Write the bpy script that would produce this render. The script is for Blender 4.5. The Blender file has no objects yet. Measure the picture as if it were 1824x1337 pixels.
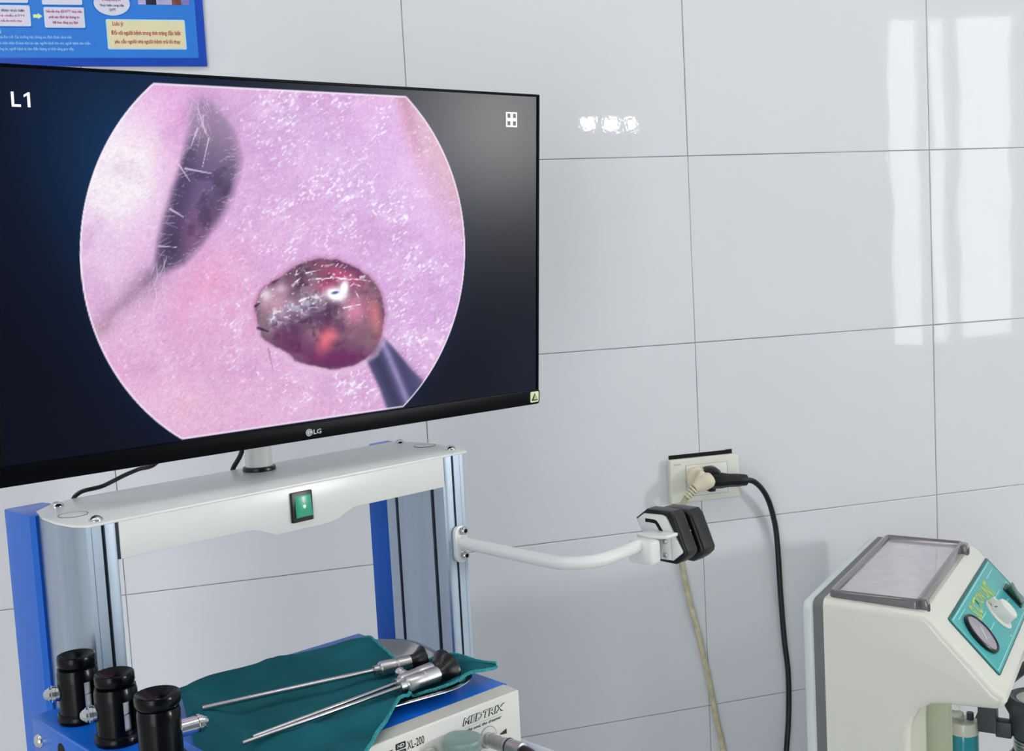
import bpy, bmesh, math, random
import numpy as np
from mathutils import Matrix, Vector

random.seed(4)
rng = np.random.default_rng(7)
SC = bpy.context.scene
COL = SC.collection
PI = math.pi


def lin(r, g, b, a=1.0):
    def f(c):
        c /= 255.0
        return c / 12.92 if c <= 0.04045 else ((c + 0.055) / 1.055) ** 2.4
    return (f(r), f(g), f(b), a)


# ------------------------------------------------------------------ camera
cam_data = bpy.data.cameras.new('camera')
cam_data.sensor_fit = 'HORIZONTAL'
cam_data.sensor_width = 36.0
cam_data.lens = 40.142
cam_data.clip_start = 0.05
cam = bpy.data.objects.new('camera', cam_data)
COL.objects.link(cam)
cam.matrix_world = Matrix((
    (0.957706, 0.076345, -0.277436, 0.099208),
    (-0.282674, 0.069335, -0.956707, -1.687621),
    (-0.053804, 0.994668, 0.087983, 1.5),
    (0, 0, 0, 1)))
SC.camera = cam

# ------------------------------------------------------------------ world, exposure, lamps
world = bpy.data.worlds.new('world')
SC.world = world
world.use_nodes = True
world.node_tree.nodes['Background'].inputs[0].default_value = (0.80, 0.90, 1.0, 1)
world.node_tree.nodes['Background'].inputs[1].default_value = 1.0
SC.view_settings.view_transform = 'Standard'
SC.view_settings.look = 'None'
SC.view_settings.gamma = 1.0
SC.view_settings.use_curve_mapping = False
SC.view_settings.exposure = 0.0
SC.cycles.max_bounces = 8
SC.cycles.use_denoising = True
SC.cycles.sample_clamp_indirect = 4.0

WINDOW_DAYLIGHT = 5.0      # radiance of the window panes
SIDE_DAYLIGHT = 155.0
FILL_RADIANCE = 5.2    # added fill light behind the camera, to the left
TUBE_POWER = 24.5          # radiance of the ceiling tubes
CEILING_LAMPS = ((-0.7, -1.2), (1.1, -1.2), (3.2, -1.6))


# ------------------------------------------------------------------ materials (all procedural)
def pmat(name, col, rough=0.5, metal=0.0, var=0.04, scale=30.0, bump=0.0, bscale=None,
         spec=0.5, coat=0.0, trans=0.0, emit=None, estr=1.0, ior=1.45, alpha=1.0, stretch=None):
    m = bpy.data.materials.new(name)
    m.use_nodes = True
    nt = m.node_tree
    b = nt.nodes['Principled BSDF']
    b.inputs['Roughness'].default_value = rough
    b.inputs['Metallic'].default_value = metal
    b.inputs['Specular IOR Level'].default_value = spec
    b.inputs['Coat Weight'].default_value = coat
    b.inputs['Coat Roughness'].default_value = 0.06
    b.inputs['Transmission Weight'].default_value = trans
    b.inputs['IOR'].default_value = ior
    b.inputs['Alpha'].default_value = alpha
    tc = nt.nodes.new('ShaderNodeTexCoord')
    src = tc.outputs['Object']
    if stretch:
        mp = nt.nodes.new('ShaderNodeMapping')
        mp.inputs['Scale'].default_value = stretch
        nt.links.new(src, mp.inputs[0])
        src = mp.outputs[0]
    n = nt.nodes.new('ShaderNodeTexNoise')
    n.inputs['Scale'].default_value = scale
    n.inputs['Detail'].default_value = 3.0
    nt.links.new(src, n.inputs['Vector'])
    r = nt.nodes.new('ShaderNodeValToRGB')
    r.color_ramp.elements[0].position = 0.3
    r.color_ramp.elements[1].position = 0.7
    r.color_ramp.elements[0].color = tuple(max(0, c * (1 - var)) for c in col[:3]) + (1,)
    r.color_ramp.elements[1].color = tuple(min(1, c * (1 + var)) for c in col[:3]) + (1,)
    nt.links.new(n.outputs['Fac'], r.inputs[0])
    nt.links.new(r.outputs[0], b.inputs['Base Color'])
    if bump:
        n2 = nt.nodes.new('ShaderNodeTexNoise')
        n2.inputs['Scale'].default_value = bscale or scale
        n2.inputs['Detail'].default_value = 2.0
        nt.links.new(src, n2.inputs['Vector'])
        bp = nt.nodes.new('ShaderNodeBump')
        bp.inputs['Strength'].default_value = 1.0
        bp.inputs['Distance'].default_value = bump
        nt.links.new(n2.outputs['Fac'], bp.inputs['Height'])
        nt.links.new(bp.outputs[0], b.inputs['Normal'])
    if emit:
        b.inputs['Emission Color'].default_value = emit
        b.inputs['Emission Strength'].default_value = estr
    return m


def emat(name, col, strength):
    m = bpy.data.materials.new(name)
    m.use_nodes = True
    nt = m.node_tree
    b = nt.nodes['Principled BSDF']
    b.inputs['Base Color'].default_value = (0.02, 0.02, 0.02, 1)
    b.inputs['Roughness'].default_value = 0.2
    b.inputs['Emission Color'].default_value = col
    b.inputs['Emission Strength'].default_value = strength
    return m


def tile_material():
    m = pmat('glazed_white_tile', lin(222, 224, 229), rough=0.015, var=0.012, scale=5, spec=0.5)
    nt = m.node_tree
    b = nt.nodes['Principled BSDF']
    tc = nt.nodes['Texture Coordinate']
    a = nt.nodes.new('ShaderNodeTexNoise')
    a.inputs['Scale'].default_value = 5.0
    a.inputs['Detail'].default_value = 1.0
    f = nt.nodes.new('ShaderNodeTexNoise')
    f.inputs['Scale'].default_value = 150.0
    f.inputs['Detail'].default_value = 1.0
    for x in (a, f):
        nt.links.new(tc.outputs['Object'], x.inputs['Vector'])
    b1 = nt.nodes.new('ShaderNodeBump')
    b1.inputs['Distance'].default_value = 0.0006
    b2 = nt.nodes.new('ShaderNodeBump')
    b2.inputs['Distance'].default_value = 0.000022
    nt.links.new(a.outputs['Fac'], b1.inputs['Height'])
    nt.links.new(f.outputs['Fac'], b2.inputs['Height'])
    nt.links.new(b1.outputs[0], b2.inputs['Normal'])
    nt.links.new(b2.outputs[0], b.inputs['Normal'])
    return m


M = {}
M['tile'] = tile_material()
M['grout'] = pmat('grey_grout', lin(140, 142, 143), rough=0.9, var=0.62, scale=3.5, spec=0.2)
M['plaster'] = pmat('painted_plaster', lin(214, 216, 214), rough=0.8, var=0.03, scale=4, bump=0.0004, bscale=60)
M['front_paint'] = pmat('grey_green_wall_paint', lin(120, 128, 130), rough=0.8, var=0.03, scale=4)
M['ceiling'] = pmat('ceiling_paint', lin(232, 233, 232), rough=0.9, var=0.02, scale=4)
M['floor'] = pmat('floor_tile_grey', lin(206, 206, 202), rough=0.35, var=0.08, scale=3)
M['frame'] = pmat('window_frame_paint', lin(170, 180, 176), rough=0.4, var=0.03)
M['curtain'] = pmat('pale_green_curtain', lin(196, 208, 188), rough=0.9, var=0.06, scale=12)
M['pane'] = emat('daylight_pane', (1.0, 1.0, 1.0, 1), WINDOW_DAYLIGHT)
M['side_pane'] = emat('daylight_side_pane', (1.0, 0.99, 0.99, 1), SIDE_DAYLIGHT)
M['fill_pane'] = emat('added_fill_light_pane', (1.0, 0.995, 1.0, 1), FILL_RADIANCE)  # glowing pane of the added fill opening
M['high_pane'] = emat('sunlit_high_pane', (1.0, 1.0, 1.0, 1), 16.0)
M['tube'] = emat('lamp_tube', (1.0, 0.985, 0.985, 1), TUBE_POWER)
M['white_metal'] = pmat('white_powder_coat', lin(228, 231, 229), rough=0.28, var=0.015, scale=8, bump=0.00003, bscale=500)
M['alu'] = pmat('brushed_aluminium', lin(170, 184, 200), rough=0.36, metal=0.85, var=0.05, scale=60, stretch=(1, 1, 0.03))
M['slot'] = pmat('slot_shade_dark', lin(20, 38, 48), rough=0.6, var=0.1)  # dark colour standing in for shade inside slots and gap
M['blue'] = pmat('blue_powder_coat', lin(10, 98, 202), rough=0.30, var=0.04, scale=6, spec=0.35)
M['black'] = pmat('black_plastic', lin(12, 13, 17), rough=0.32, var=0.15, scale=40)
M['black_gloss'] = pmat('black_gloss_plastic', lin(5, 6, 11), rough=0.22, var=0.1, scale=40, spec=0.22)
M['rubber'] = pmat('black_rubber_pad', lin(14, 16, 20), rough=0.40, var=0.15, scale=60, bump=0.00008, bscale=400)
M['bezel'] = pmat('monitor_black_bezel', lin(5, 6, 9), rough=0.35, var=0.1, scale=30, spec=0.08)
M['chrome'] = pmat('chrome', lin(205, 208, 212), rough=0.12, metal=1.0, var=0.04, scale=40)
M['steel'] = pmat('stainless_steel', lin(196, 196, 198), rough=0.22, metal=1.0, var=0.06, scale=25, bump=0.00004, bscale=120)
M['steel_matt'] = pmat('satin_steel', lin(190, 190, 192), rough=0.34, metal=1.0, var=0.06, scale=60)
M['cloth'] = pmat('teal_surgical_cloth', lin(42, 122, 136), rough=0.85, var=0.14, scale=18, bump=0.0003, bscale=900, spec=0.2)
M['hem'] = pmat('teal_overlock_thread', lin(60, 158, 162), rough=0.9, var=0.25, scale=500, bump=0.0004, bscale=900, spec=0.2)
M['cream'] = pmat('cream_enamel', lin(226, 228, 216), rough=0.22, var=0.02, scale=7, coat=0.25, bump=0.00004, bscale=90)
M['cream_back'] = pmat('pale_enamel_back', lin(214, 224, 222), rough=0.22, var=0.02, scale=7, coat=0.2)
M['gasket'] = pmat('grey_gasket', lin(112, 114, 116), rough=0.55, var=0.05)
M['lid'] = pmat('smoky_clear_plastic', lin(128, 122, 127), rough=0.12, var=0.06, scale=22, coat=0.4, trans=0.35)
M['lid_floor'] = pmat('smoky_lid_floor', lin(192, 188, 196), rough=0.12, var=0.06, scale=40, coat=0.4)
M['teal_panel'] = pmat('teal_panel_print', lin(66, 172, 174), rough=0.35, var=0.05, scale=60)
M['teal_dark'] = pmat('dark_teal_edge', lin(30, 96, 92), rough=0.5, var=0.3, scale=60)
M['pale_print'] = pmat('pale_cyan_print', lin(160, 226, 222), rough=0.4, var=0.03)
M['yellow_print'] = pmat('yellow_green_print', lin(196, 214, 84), rough=0.4, var=0.05)
M['gauge_face'] = pmat('gauge_face_grey', lin(150, 144, 156), rough=0.16, var=0.12, scale=50, coat=0.5)
M['white_plastic'] = pmat('white_plastic', lin(226, 228, 222), rough=0.3, var=0.02)
M['green_rocker'] = pmat('dark_green_rocker', lin(18, 74, 56), rough=0.25, var=0.08, coat=0.3)
M['teal_bottle'] = pmat('teal_bottle_plastic', lin(44, 160, 178), rough=0.15, var=0.05, scale=30, coat=0.4)
M['fin'] = pmat('translucent_cream_plastic', lin(206, 214, 190), rough=0.25, var=0.03, trans=0.25)
M['dark_grey'] = pmat('dark_grey_plastic', lin(66, 72, 78), rough=0.45, var=0.06, scale=40)
M['jar_lid'] = pmat('dark_slate_rubber', lin(58, 66, 72), rough=0.4, var=0.06, scale=40)
M['jar_glass'] = pmat('cream_jar_glass', lin(206, 204, 176), rough=0.1, var=0.05, scale=20, coat=0.5)
M['ivory'] = pmat('ivory_plastic', lin(222, 224, 212), rough=0.35, var=0.02)
M['cream_plug'] = pmat('yellowed_plug_plastic', lin(222, 214, 190), rough=0.4, var=0.08, scale=60)
M['cream_cord'] = pmat('dirty_cream_cord', lin(196, 192, 160), rough=0.6, var=0.22, scale=70)
M['dark_hole'] = pmat('dark_recess', lin(10, 11, 12), rough=0.9, var=0.1)
M['canister'] = pmat('grey_green_plastic', lin(120, 146, 142), rough=0.35, var=0.08, scale=60)
M['device_white'] = pmat('light_grey_panel', lin(226, 226, 222), rough=0.38, var=0.012, scale=10)
M['device_edge'] = pmat('panel_edge_grey', lin(196, 198, 190), rough=0.5, var=0.03, scale=30)
M['ink'] = pmat('black_ink', lin(14, 18, 20), rough=0.5, var=0.05)
M['ink_grey'] = pmat('grey_ink', lin(150, 168, 162), rough=0.5, var=0.05)
M['ink_dark_green'] = pmat('dark_green_ink', lin(24, 48, 42), rough=0.5, var=0.05)
M['ink_white'] = pmat('white_ink', lin(232, 240, 236), rough=0.5, var=0.02)
M['poster_blue'] = pmat('poster_blue', lin(46, 122, 214), rough=0.32, var=0.03, scale=5)
M['poster_navy'] = pmat('poster_border_blue', lin(26, 72, 182), rough=0.32, var=0.04, scale=5)
M['poster_shadow'] = pmat('poster_deep_blue', lin(30, 92, 178), rough=0.35, var=0.03)
M['poster_white'] = pmat('poster_lilac_white', lin(216, 214, 234), rough=0.35, var=0.02)
M['poster_cyan'] = pmat('poster_cyan_outline', lin(176, 226, 252), rough=0.35, var=0.02)
M['poster_cream'] = pmat('poster_cream', lin(224, 218, 178), rough=0.35, var=0.02)
M['poster_red'] = pmat('poster_red_ink', lin(178, 56, 60), rough=0.4, var=0.03)
M['poster_magenta'] = pmat('poster_magenta_ink', lin(168, 24, 96), rough=0.4, var=0.03)
M['poster_ink'] = pmat('poster_dark_ink', lin(20, 36, 66), rough=0.4, var=0.03)
M['poster_lime'] = pmat('poster_lime', lin(206, 240, 170), rough=0.4, var=0.03)
M['photo_a'] = pmat('photo_lilac', lin(176, 172, 214), rough=0.3, var=0.08, scale=60)
M['photo_b'] = pmat('photo_dark', lin(40, 38, 62), rough=0.3, var=0.3, scale=80)
M['photo_c'] = pmat('photo_brown', lin(116, 66, 62), rough=0.3, var=0.3, scale=80)
M['photo_d'] = pmat('photo_violet', lin(122, 120, 182), rough=0.3, var=0.2, scale=80)
M['sticker'] = pmat('sticker_pale_green', lin(226, 240, 196), rough=0.4, var=0.02)
M['sticker_yellow'] = pmat('sticker_yellow', lin(196, 196, 96), rough=0.4, var=0.04)
M['logo_grey'] = pmat('logo_silver_print', lin(206, 212, 216), rough=0.3, var=0.02, emit=lin(206, 212, 216), estr=0.0)
M['osd'] = emat('screen_caption', lin(250, 250, 255), 1.0)
M['rocker_glow'] = pmat('lit_green_rocker', lin(52, 150, 126), rough=0.25, var=0.05, trans=0.15, emit=lin(36, 150, 110), estr=0.25)
M['rocker_lamp'] = emat('rocker_lamp', lin(60, 240, 120), 0.85)


# ------------------------------------------------------------------ mesh helpers
class B:
    """collects primitives into one bmesh"""
    def __init__(self):
        self.bm = bmesh.new()

    def _add(self, t, mat=None):
        if mat is not None:
            bmesh.ops.transform(t, matrix=mat, verts=t.verts)
        bmesh.ops.recalc_face_normals(t, faces=t.faces)
        me = bpy.data.meshes.new('t')
        t.to_mesh(me)
        t.free()
        self.bm.from_mesh(me)
        bpy.data.meshes.remove(me)
        return self

    def box(self, x0, x1, y0, y1, z0, z1, bev=0.0, seg=2, mat=None):
        t = bmesh.new()
        bmesh.ops.create_cube(t, size=1.0)
        S = Matrix.Translation(((x0 + x1) / 2, (y0 + y1) / 2, (z0 + z1) / 2)) @ Matrix.Diagonal((abs(x1 - x0), abs(y1 - y0), abs(z1 - z0), 1))
        bmesh.ops.transform(t, matrix=S, verts=t.verts)
        if bev:
            bmesh.ops.bevel(t, geom=list(t.edges), offset=bev, segments=seg, affect='EDGES', profile=0.5)
        return self._add(t, mat)

    def prism(self, pts, axis, d0, d1, bev=0.0, seg=2, mat=None, cap_only=False):
        """polygon extruded along axis: axis 'x' -> pts are (y,z); 'y' -> (x,z); 'z' -> (x,y)"""
        t = bmesh.new()
        def P(p, d):
            return {'x': (d, p[0], p[1]), 'y': (p[0], d, p[1]), 'z': (p[0], p[1], d)}[axis]
        a = [t.verts.new(P(p, d0)) for p in pts]
        b = [t.verts.new(P(p, d1)) for p in pts]
        n = len(pts)
        fa = t.faces.new(a)
        fb = t.faces.new(b[::-1])
        for i in range(n):
            t.faces.new((a[i], b[i], b[(i + 1) % n], a[(i + 1) % n]))
        bmesh.ops.recalc_face_normals(t, faces=t.faces)
        if bev:
            ed = list(set(fa.edges) | set(fb.edges)) if cap_only else list(t.edges)
            bmesh.ops.bevel(t, geom=ed, offset=bev, segments=seg, affect='EDGES', profile=0.5)
        return self._add(t, mat)

    def lathe(self, prof, seg=28, mat=None):
        """profile of (radius, height) turned about z"""
        t = bmesh.new()
        rings = []
        for r, z in prof:
            if r < 1e-6:
                rings.append([t.verts.new((0, 0, z))])
            else:
                rings.append([t.verts.new((r * math.cos(2 * PI * k / seg), r * math.sin(2 * PI * k / seg), z)) for k in range(seg)])
        for A, C in zip(rings[:-1], rings[1:]):
            if len(A) == 1 and len(C) == 1:
                continue
            for k in range(seg):
                k2 = (k + 1) % seg
                if len(A) == 1:
                    t.faces.new((A[0], C[k], C[k2]))
                elif len(C) == 1:
                    t.faces.new((A[k], A[k2], C[0]))
                else:
                    t.faces.new((A[k], A[k2], C[k2], C[k]))
        for R in (rings[0], rings[-1]):
            if len(R) > 1:
                t.faces.new(R)
        return self._add(t, mat)

    def cyl(self, p0, p1, r0, r1=None, seg=20, bev=0.0):
        p0, p1 = Vector(p0), Vector(p1)
        r1 = r0 if r1 is None else r1
        L = (p1 - p0).length
        q = (p1 - p0).to_track_quat('Z', 'Y').to_matrix().to_4x4()
        if bev:
            prof = [(r0 - bev, 0), (r0 - bev * 0.3, bev * 0.3), (r0, bev), (r1, L - bev), (r1 - bev * 0.3, L - bev * 0.3), (r1 - bev, L)]
        else:
            prof = [(r0, 0), (r1, L)]
        return self.lathe(prof, seg, Matrix.Translation(p0) @ q)

    def turn(self, prof, p0, direction, seg=28):
        q = Vector(direction).to_track_quat('Z', 'Y').to_matrix().to_4x4()
        return self.lathe(prof, seg, Matrix.Translation(Vector(p0)) @ q)

    def tube(self, pts, r, seg=10, smooth=True, res=8):
        P = [Vector(p) for p in pts]
        if smooth and len(P) > 2:
            Q = []
            for i in range(len(P) - 1):
                a, b, c, d = P[max(i - 1, 0)], P[i], P[i + 1], P[min(i + 2, len(P) - 1)]
                for k in range(res):
                    u = k / res
                    Q.append(0.5 * ((2 * b) + (c - a) * u + (2 * a - 5 * b + 4 * c - d) * u * u + (3 * b - a - 3 * c + d) * u ** 3))
            Q.append(P[-1])
            P = Q
        t = bmesh.new()
        rings = []
        up = Vector((0.31, 0.17, 0.93))
        for i, p in enumerate(P):
            d = (P[min(i + 1, len(P) - 1)] - P[max(i - 1, 0)]).normalized()
            s = d.cross(up)
            if s.length < 1e-4:
                s = d.cross(Vector((1, 0, 0)))
            s.normalize()
            u = s.cross(d).normalized()
            up = u
            rr = r[i * len(r) // len(P)] if isinstance(r, (list, tuple)) else r
            rings.append([t.verts.new(p + s * (rr * math.cos(2 * PI * k / seg)) + u * (rr * math.sin(2 * PI * k / seg))) for k in range(seg)])
        for A, C in zip(rings[:-1], rings[1:]):
            for k in range(seg):
                k2 = (k + 1) % seg
                t.faces.new((A[k], A[k2], C[k2], C[k]))
        t.faces.new(rings[0])
        t.faces.new(rings[-1])
        return self._add(t)

    def torus(self, R, r, mat=None, seg=32, mseg=8):
        t = bmesh.new()
        rings = []
        for i in range(seg):
            a = 2 * PI * i / seg
            rings.append([t.verts.new(((R + r * math.cos(2 * PI * k / mseg)) * math.cos(a), (R + r * math.cos(2 * PI * k / mseg)) * math.sin(a), r * math.sin(2 * PI * k / mseg))) for k in range(mseg)])
        for i in range(seg):
            A, C = rings[i], rings[(i + 1) % seg]
            for k in range(mseg):
                k2 = (k + 1) % mseg
                t.faces.new((A[k], A[k2], C[k2], C[k]))
        return self._add(t, mat)

    def flat(self, pts3):
        t = bmesh.new()
        t.faces.new([t.verts.new(p) for p in pts3])
        me = bpy.data.meshes.new('t')
        t.to_mesh(me)
        t.free()
        self.bm.from_mesh(me)
        bpy.data.meshes.remove(me)
        return self


OFF = {}


def link_mesh(name, me, mat, parent=None, sharp=35):
    if sharp:
        me.polygons.foreach_set('use_smooth', [True] * len(me.polygons))
        me.set_sharp_from_angle(angle=math.radians(sharp))
    if mat is not None:
        me.materials.clear()
        me.materials.append(mat)
    o = bpy.data.objects.new(name, me)
    COL.objects.link(o)
    if parent is not None:
        o.parent = parent
        if parent.name in OFF:
            o.location = OFF[parent.name]
    return o


def obj(name, b, mat, parent=None, sharp=35):
    me = bpy.data.meshes.new(name)
    b.bm.to_mesh(me)
    b.bm.free()
    return link_mesh(name, me, mat, parent, sharp)


def tag(o, label, cat, group=None):
    o['label'] = label
    o['category'] = cat
    if group:
        o['group'] = group
    return o


def thing(name, label, cat, frame, base=(0, 0, 0), group=None):
    """an Empty standing at the thing's base; its parts are modelled in the coordinates of 'frame'"""
    o = bpy.data.objects.new(name, None)
    COL.objects.link(o)
    o.empty_display_size = 0.03
    o.matrix_world = frame @ Matrix.Translation(base)
    OFF[o.name] = tuple(-c for c in base)
    return tag(o, label, cat, group)


def struct(name, b, mat, parent=None, sharp=35):
    o = obj(name, b, mat, parent, sharp)
    if parent is None:
        o['kind'] = 'structure'
    return o


def frame_of(origin, yaw=0.0, tilt=0.0, roll=0.0):
    return Matrix.Translation(origin) @ Matrix.Rotation(yaw, 4, 'Z') @ Matrix.Rotation(tilt, 4, 'X') @ Matrix.Rotation(roll, 4, 'Y')


def text(name, s, mat, parent, to3, x0, x1, y0, y1, bold=0.0, shear=0.0, fit_height=True):
    """flat printed lettering fitted into the rectangle x0..x1, y0..y1 of a plane; to3(x,y) gives the point"""
    cu = bpy.data.curves.new('t', 'FONT')
    cu.body = s
    cu.size = 1.0
    cu.shear = shear
    cu.offset = bold
    cu.resolution_u = 2
    t = bpy.data.objects.new('t', cu)
    COL.objects.link(t)
    dg = bpy.context.evaluated_depsgraph_get()
    me = bpy.data.meshes.new_from_object(t.evaluated_get(dg))
    bpy.data.objects.remove(t)
    bpy.data.curves.remove(cu)
    n = len(me.vertices)
    co = np.zeros(n * 3)
    me.vertices.foreach_get('co', co)
    co = co.reshape(n, 3)
    lo, hi = co.min(0), co.max(0)
    out = []
    for x, y, _ in co:
        out.append(to3(x0 + (x - lo[0]) / (hi[0] - lo[0]) * (x1 - x0), y0 + (y - lo[1]) / (hi[1] - lo[1]) * (y1 - y0)))
    me.vertices.foreach_set('co', np.array(out).ravel())
    me.update()
    me.name = name
    return link_mesh(name, me, mat, parent, sharp=0)


def rect_print(name, mat, parent, to3, x0, x1, y0, y1, r=0.0, seg=4):
    pts = []
    if r:
        for cx, cy, a0 in ((x1 - r, y1 - r, 0), (x0 + r, y1 - r, 90), (x0 + r, y0 + r, 180), (x1 - r, y0 + r, 270)):
            for k in range(seg + 1):
                a = math.radians(a0 + 90 * k / seg)
                pts.append((cx + r * math.cos(a), cy + r * math.sin(a)))
    else:
        pts = [(x0, y0), (x1, y0), (x1, y1), (x0, y1)]
    return obj(name, B().flat([to3(*p) for p in pts]), mat, parent, sharp=0)


def rrect(x0, x1, y0, y1, r, seg=5):
    pts = []
    for cx, cy, a0 in ((x1 - r, y1 - r, 0), (x0 + r, y1 - r, 90), (x0 + r, y0 + r, 180), (x1 - r, y0 + r, 270)):
        for k in range(seg + 1):
            a = math.radians(a0 + 90 * k / seg)
            pts.append((cx + r * math.cos(a), cy + r * math.sin(a)))
    return pts


# ================================================================== ROOM
RX0, RX1, RY0, RH = -2.2, 5.2, -3.5, 3.1
struct('floor', B().box(RX0 - 0.15, RX1 + 0.15, RY0 - 0.15, 0.15, -0.1, 0.0), M['floor'])
struct('ceiling', B().box(RX0 - 0.15, RX1 + 0.15, RY0 - 0.15, 0.15, RH, RH + 0.1), M['ceiling'])
struct('wall_left', B().box(RX0 - 0.15, RX0, RY0, 0.0, 0, RH), M['plaster'])


def wall_with_hole(axis, plane0, plane1, lo, hi, holes):
    """a wall slab along x or y with rectangular openings (a0,a1,z0,z1)"""
    b = B()
    cuts = sorted(holes)
    def bx(a0, a1, z0, z1):
        if a1 - a0 > 1e-4 and z1 - z0 > 1e-4:
            if axis == 'x':
                b.box(a0, a1, plane0, plane1, z0, z1)
            else:
                b.box(plane0, plane1, a0, a1, z0, z1)
    at = lo
    for a0, a1, z0, z1 in cuts:
        bx(at, a0, 0, RH)
        bx(a0, a1, 0, z0)
        bx(a0, a1, z1, RH)
        at = a1
    bx(at, hi, 0, RH)
    return b


WIN_A = (3.64, 4.50, 0.98, 2.75)          # window in the front wall, mirrored in the tiles
WIN_C = (1.98, 2.34, 2.12, 2.27)          # small ventilation light
WIN_FILL = (-2.05, -0.75, 0.12, 2.30)        # made-up glazed opening, out of view, added to brighten the lower wall
WIN_B = (-3.42, -2.98, 1.20, 1.90)        # window in the right wall
struct('wall_front', wall_with_hole('x', RY0 - 0.15, RY0, RX0, RX1, [WIN_A, WIN_C, WIN_FILL]), M['front_paint'])
struct('wall_right', wall_with_hole('y', RX1, RX1 + 0.15, RY0, 0.0, [WIN_B]), M['plaster'])


def window(name, axis, plane, a0, a1, z0, z1, bars, pane_mat):
    """frame with glazing; bars are (start, end) of the solid uprights between the panes"""
    def bx(b, p0, p1, y0, y1, q0, q1, bev=0.0):
        if axis == 'x':
            b.box(p0, p1, plane + y0, plane + y1, q0, q1, bev)
        else:
            b.box(plane - y1, plane - y0, p0, p1, q0, q1, bev)
        return b
    b = B()
    for p0, p1 in [(a0, a0 + 0.03), (a1 - 0.03, a1)] + list(bars):
        bx(b, p0, p1, -0.06, 0.01, z0, z1)
    bx(b, a0, a1, -0.06, 0.012, z0, z0 + 0.04)
    bx(b, a0, a1, -0.06, 0.012, z1 - 0.04, z1)
    f = struct(name, b, M['frame'])
    edges = [a0 + 0.03] + [v for p in bars for v in p] + [a1 - 0.03]
    for p0, p1 in zip(edges[0::2], edges[1::2]):
        obj('window_pane', bx(B(), p0, p1, -0.045, -0.035, z0 + 0.04, z1 - 0.04), pane_mat, f)
    return f


window('window_1', 'x', RY0, *WIN_A, bars=[(3.90, 3.95), (4.06, 4.12)], pane_mat=M['pane'])
window('window_2', 'y', RX1, *WIN_B, bars=[(-3.21, -3.19)], pane_mat=M['side_pane'])
window('window_3', 'x', RY0, *WIN_C, bars=[(2.10, 2.13), (2.23, 2.25)], pane_mat=M['high_pane'])
window('added_fill_window', 'x', RY0, *WIN_FILL, bars=[(-1.42, -1.38)], pane_mat=M['fill_pane'])  # unseen, put in only as fill light from behind left
cb = B()
pts = []
for k in range(49):
    x = 3.30 + 0.36 * k / 48
    pts.append((x, RY0 + 0.055 + 0.016 * math.sin(k * 1.1)))
cb.prism(pts + [(p[0], p[1] - 0.004) for p in pts[::-1]], 'z', 0.75, 2.85)
tag(obj('curtain', cb, M['curtain']), 'pale green curtain hanging beside the window behind the camera', 'curtain')

# back wall: backing with grout colour and glazed tiles laid on it
TW, TH, Z0 = 0.45, 0.30168, 1.67585
wall = struct('wall_back', B().box(RX0, RX1, 0.0014, 0.15, 0, RH), M['grout'])
GAP = 0.0006


def tile_mesh(w, h):
    b = bmesh.new()
    e = 0.0011
    def ring(i, y):
        return [b.verts.new(p) for p in ((-w / 2 + i, y, -h / 2 + i), (w / 2 - i, y, -h / 2 + i), (w / 2 - i, y, h / 2 - i), (-w / 2 + i, y, h / 2 - i))]
    f0, f1, f2 = ring(e, 0.0), ring(0.0, 0.0007), ring(0.0, 0.0022)
    b.faces.new(f0)
    for A, C in ((f0, f1), (f1, f2)):
        for k in range(4):
            b.faces.new((A[k], C[k], C[(k + 1) % 4], A[(k + 1) % 4]))
    bmesh.ops.recalc_face_normals(b, faces=b.faces)
    me = bpy.data.meshes.new('tile')
    b.to_mesh(me)
    b.free()
    me.materials.append(M['tile'])
    return me


tiles = {}
ROW_SHIFT = {0: -0.003, 1: 0.0, 2: 0.0035, 3: -0.002}
zs = [Z0 - TH * j + ROW_SHIFT.get(j, 0.0) for j in range(-4, 6)]
zs = [RH] + [z for z in zs if 0.02 < z < RH - 0.02] + [0.0]
xs = [RX0] + [TW * i for i in range(-4, 12)] + [RX1]
for r in range(len(zs) - 1):
    for c in range(len(xs) - 1):
        x0, x1, z1, z0 = xs[c], xs[c + 1], zs[r], zs[r + 1]
        w, h = x1 - x0 - 2 * GAP, z1 - z0 - 2 * GAP
        if w < 0.02 or h < 0.02:
            continue
        key = (round(w, 4), round(h, 4))
        if key not in tiles:
            tiles[key] = tile_mesh(w, h)
        t = bpy.data.objects.new('tile', tiles[key])
        COL.objects.link(t)
        t.parent = wall
        t.location = ((x0 + x1) / 2, random.uniform(-0.0002, 0.0002), (z0 + z1) / 2)
        t.rotation_euler = (random.uniform(-1, 1) * 0.0010, 0, random.uniform(-1, 1) * 0.0009)

# ceiling lamps
for k, (lx, ly) in enumerate(CEILING_LAMPS):
    t = thing('ceiling_lamp', ('twin tube ceiling lamp near the left wall', 'twin tube ceiling lamp in the middle of the ceiling', 'twin tube ceiling lamp near the right wall window')[k],
              'lamp', frame_of((lx, ly, RH)), (0, 0, 0))
    obj('lamp_housing', B().box(-0.62, 0.62, -0.11, 0.11, -0.045, 0.0, 0.006), M['white_metal'], t)
    for s in (-0.055, 0.055):
        obj('lamp_tube', B().cyl((-0.59, s, -0.065), (0.59, s, -0.065), 0.014, seg=12), M['tube'], t)

# ================================================================== POSTER on the back wall
W4 = Matrix.Identity(4)
poster = thing('notice_board', 'blue printed notice board with cream note box, top left of the wall', 'notice board', W4, (-0.12, 0, 1.8135))
PL = [0]


def pos(layer):
    y = -0.0062 - 0.00025 * layer
    return lambda x, z: (x, y, z)


def gx(c):
    return -0.0995 + 0.00073 * c


def gz(r):
    return 1.9035 - 0.000758 * r


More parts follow.
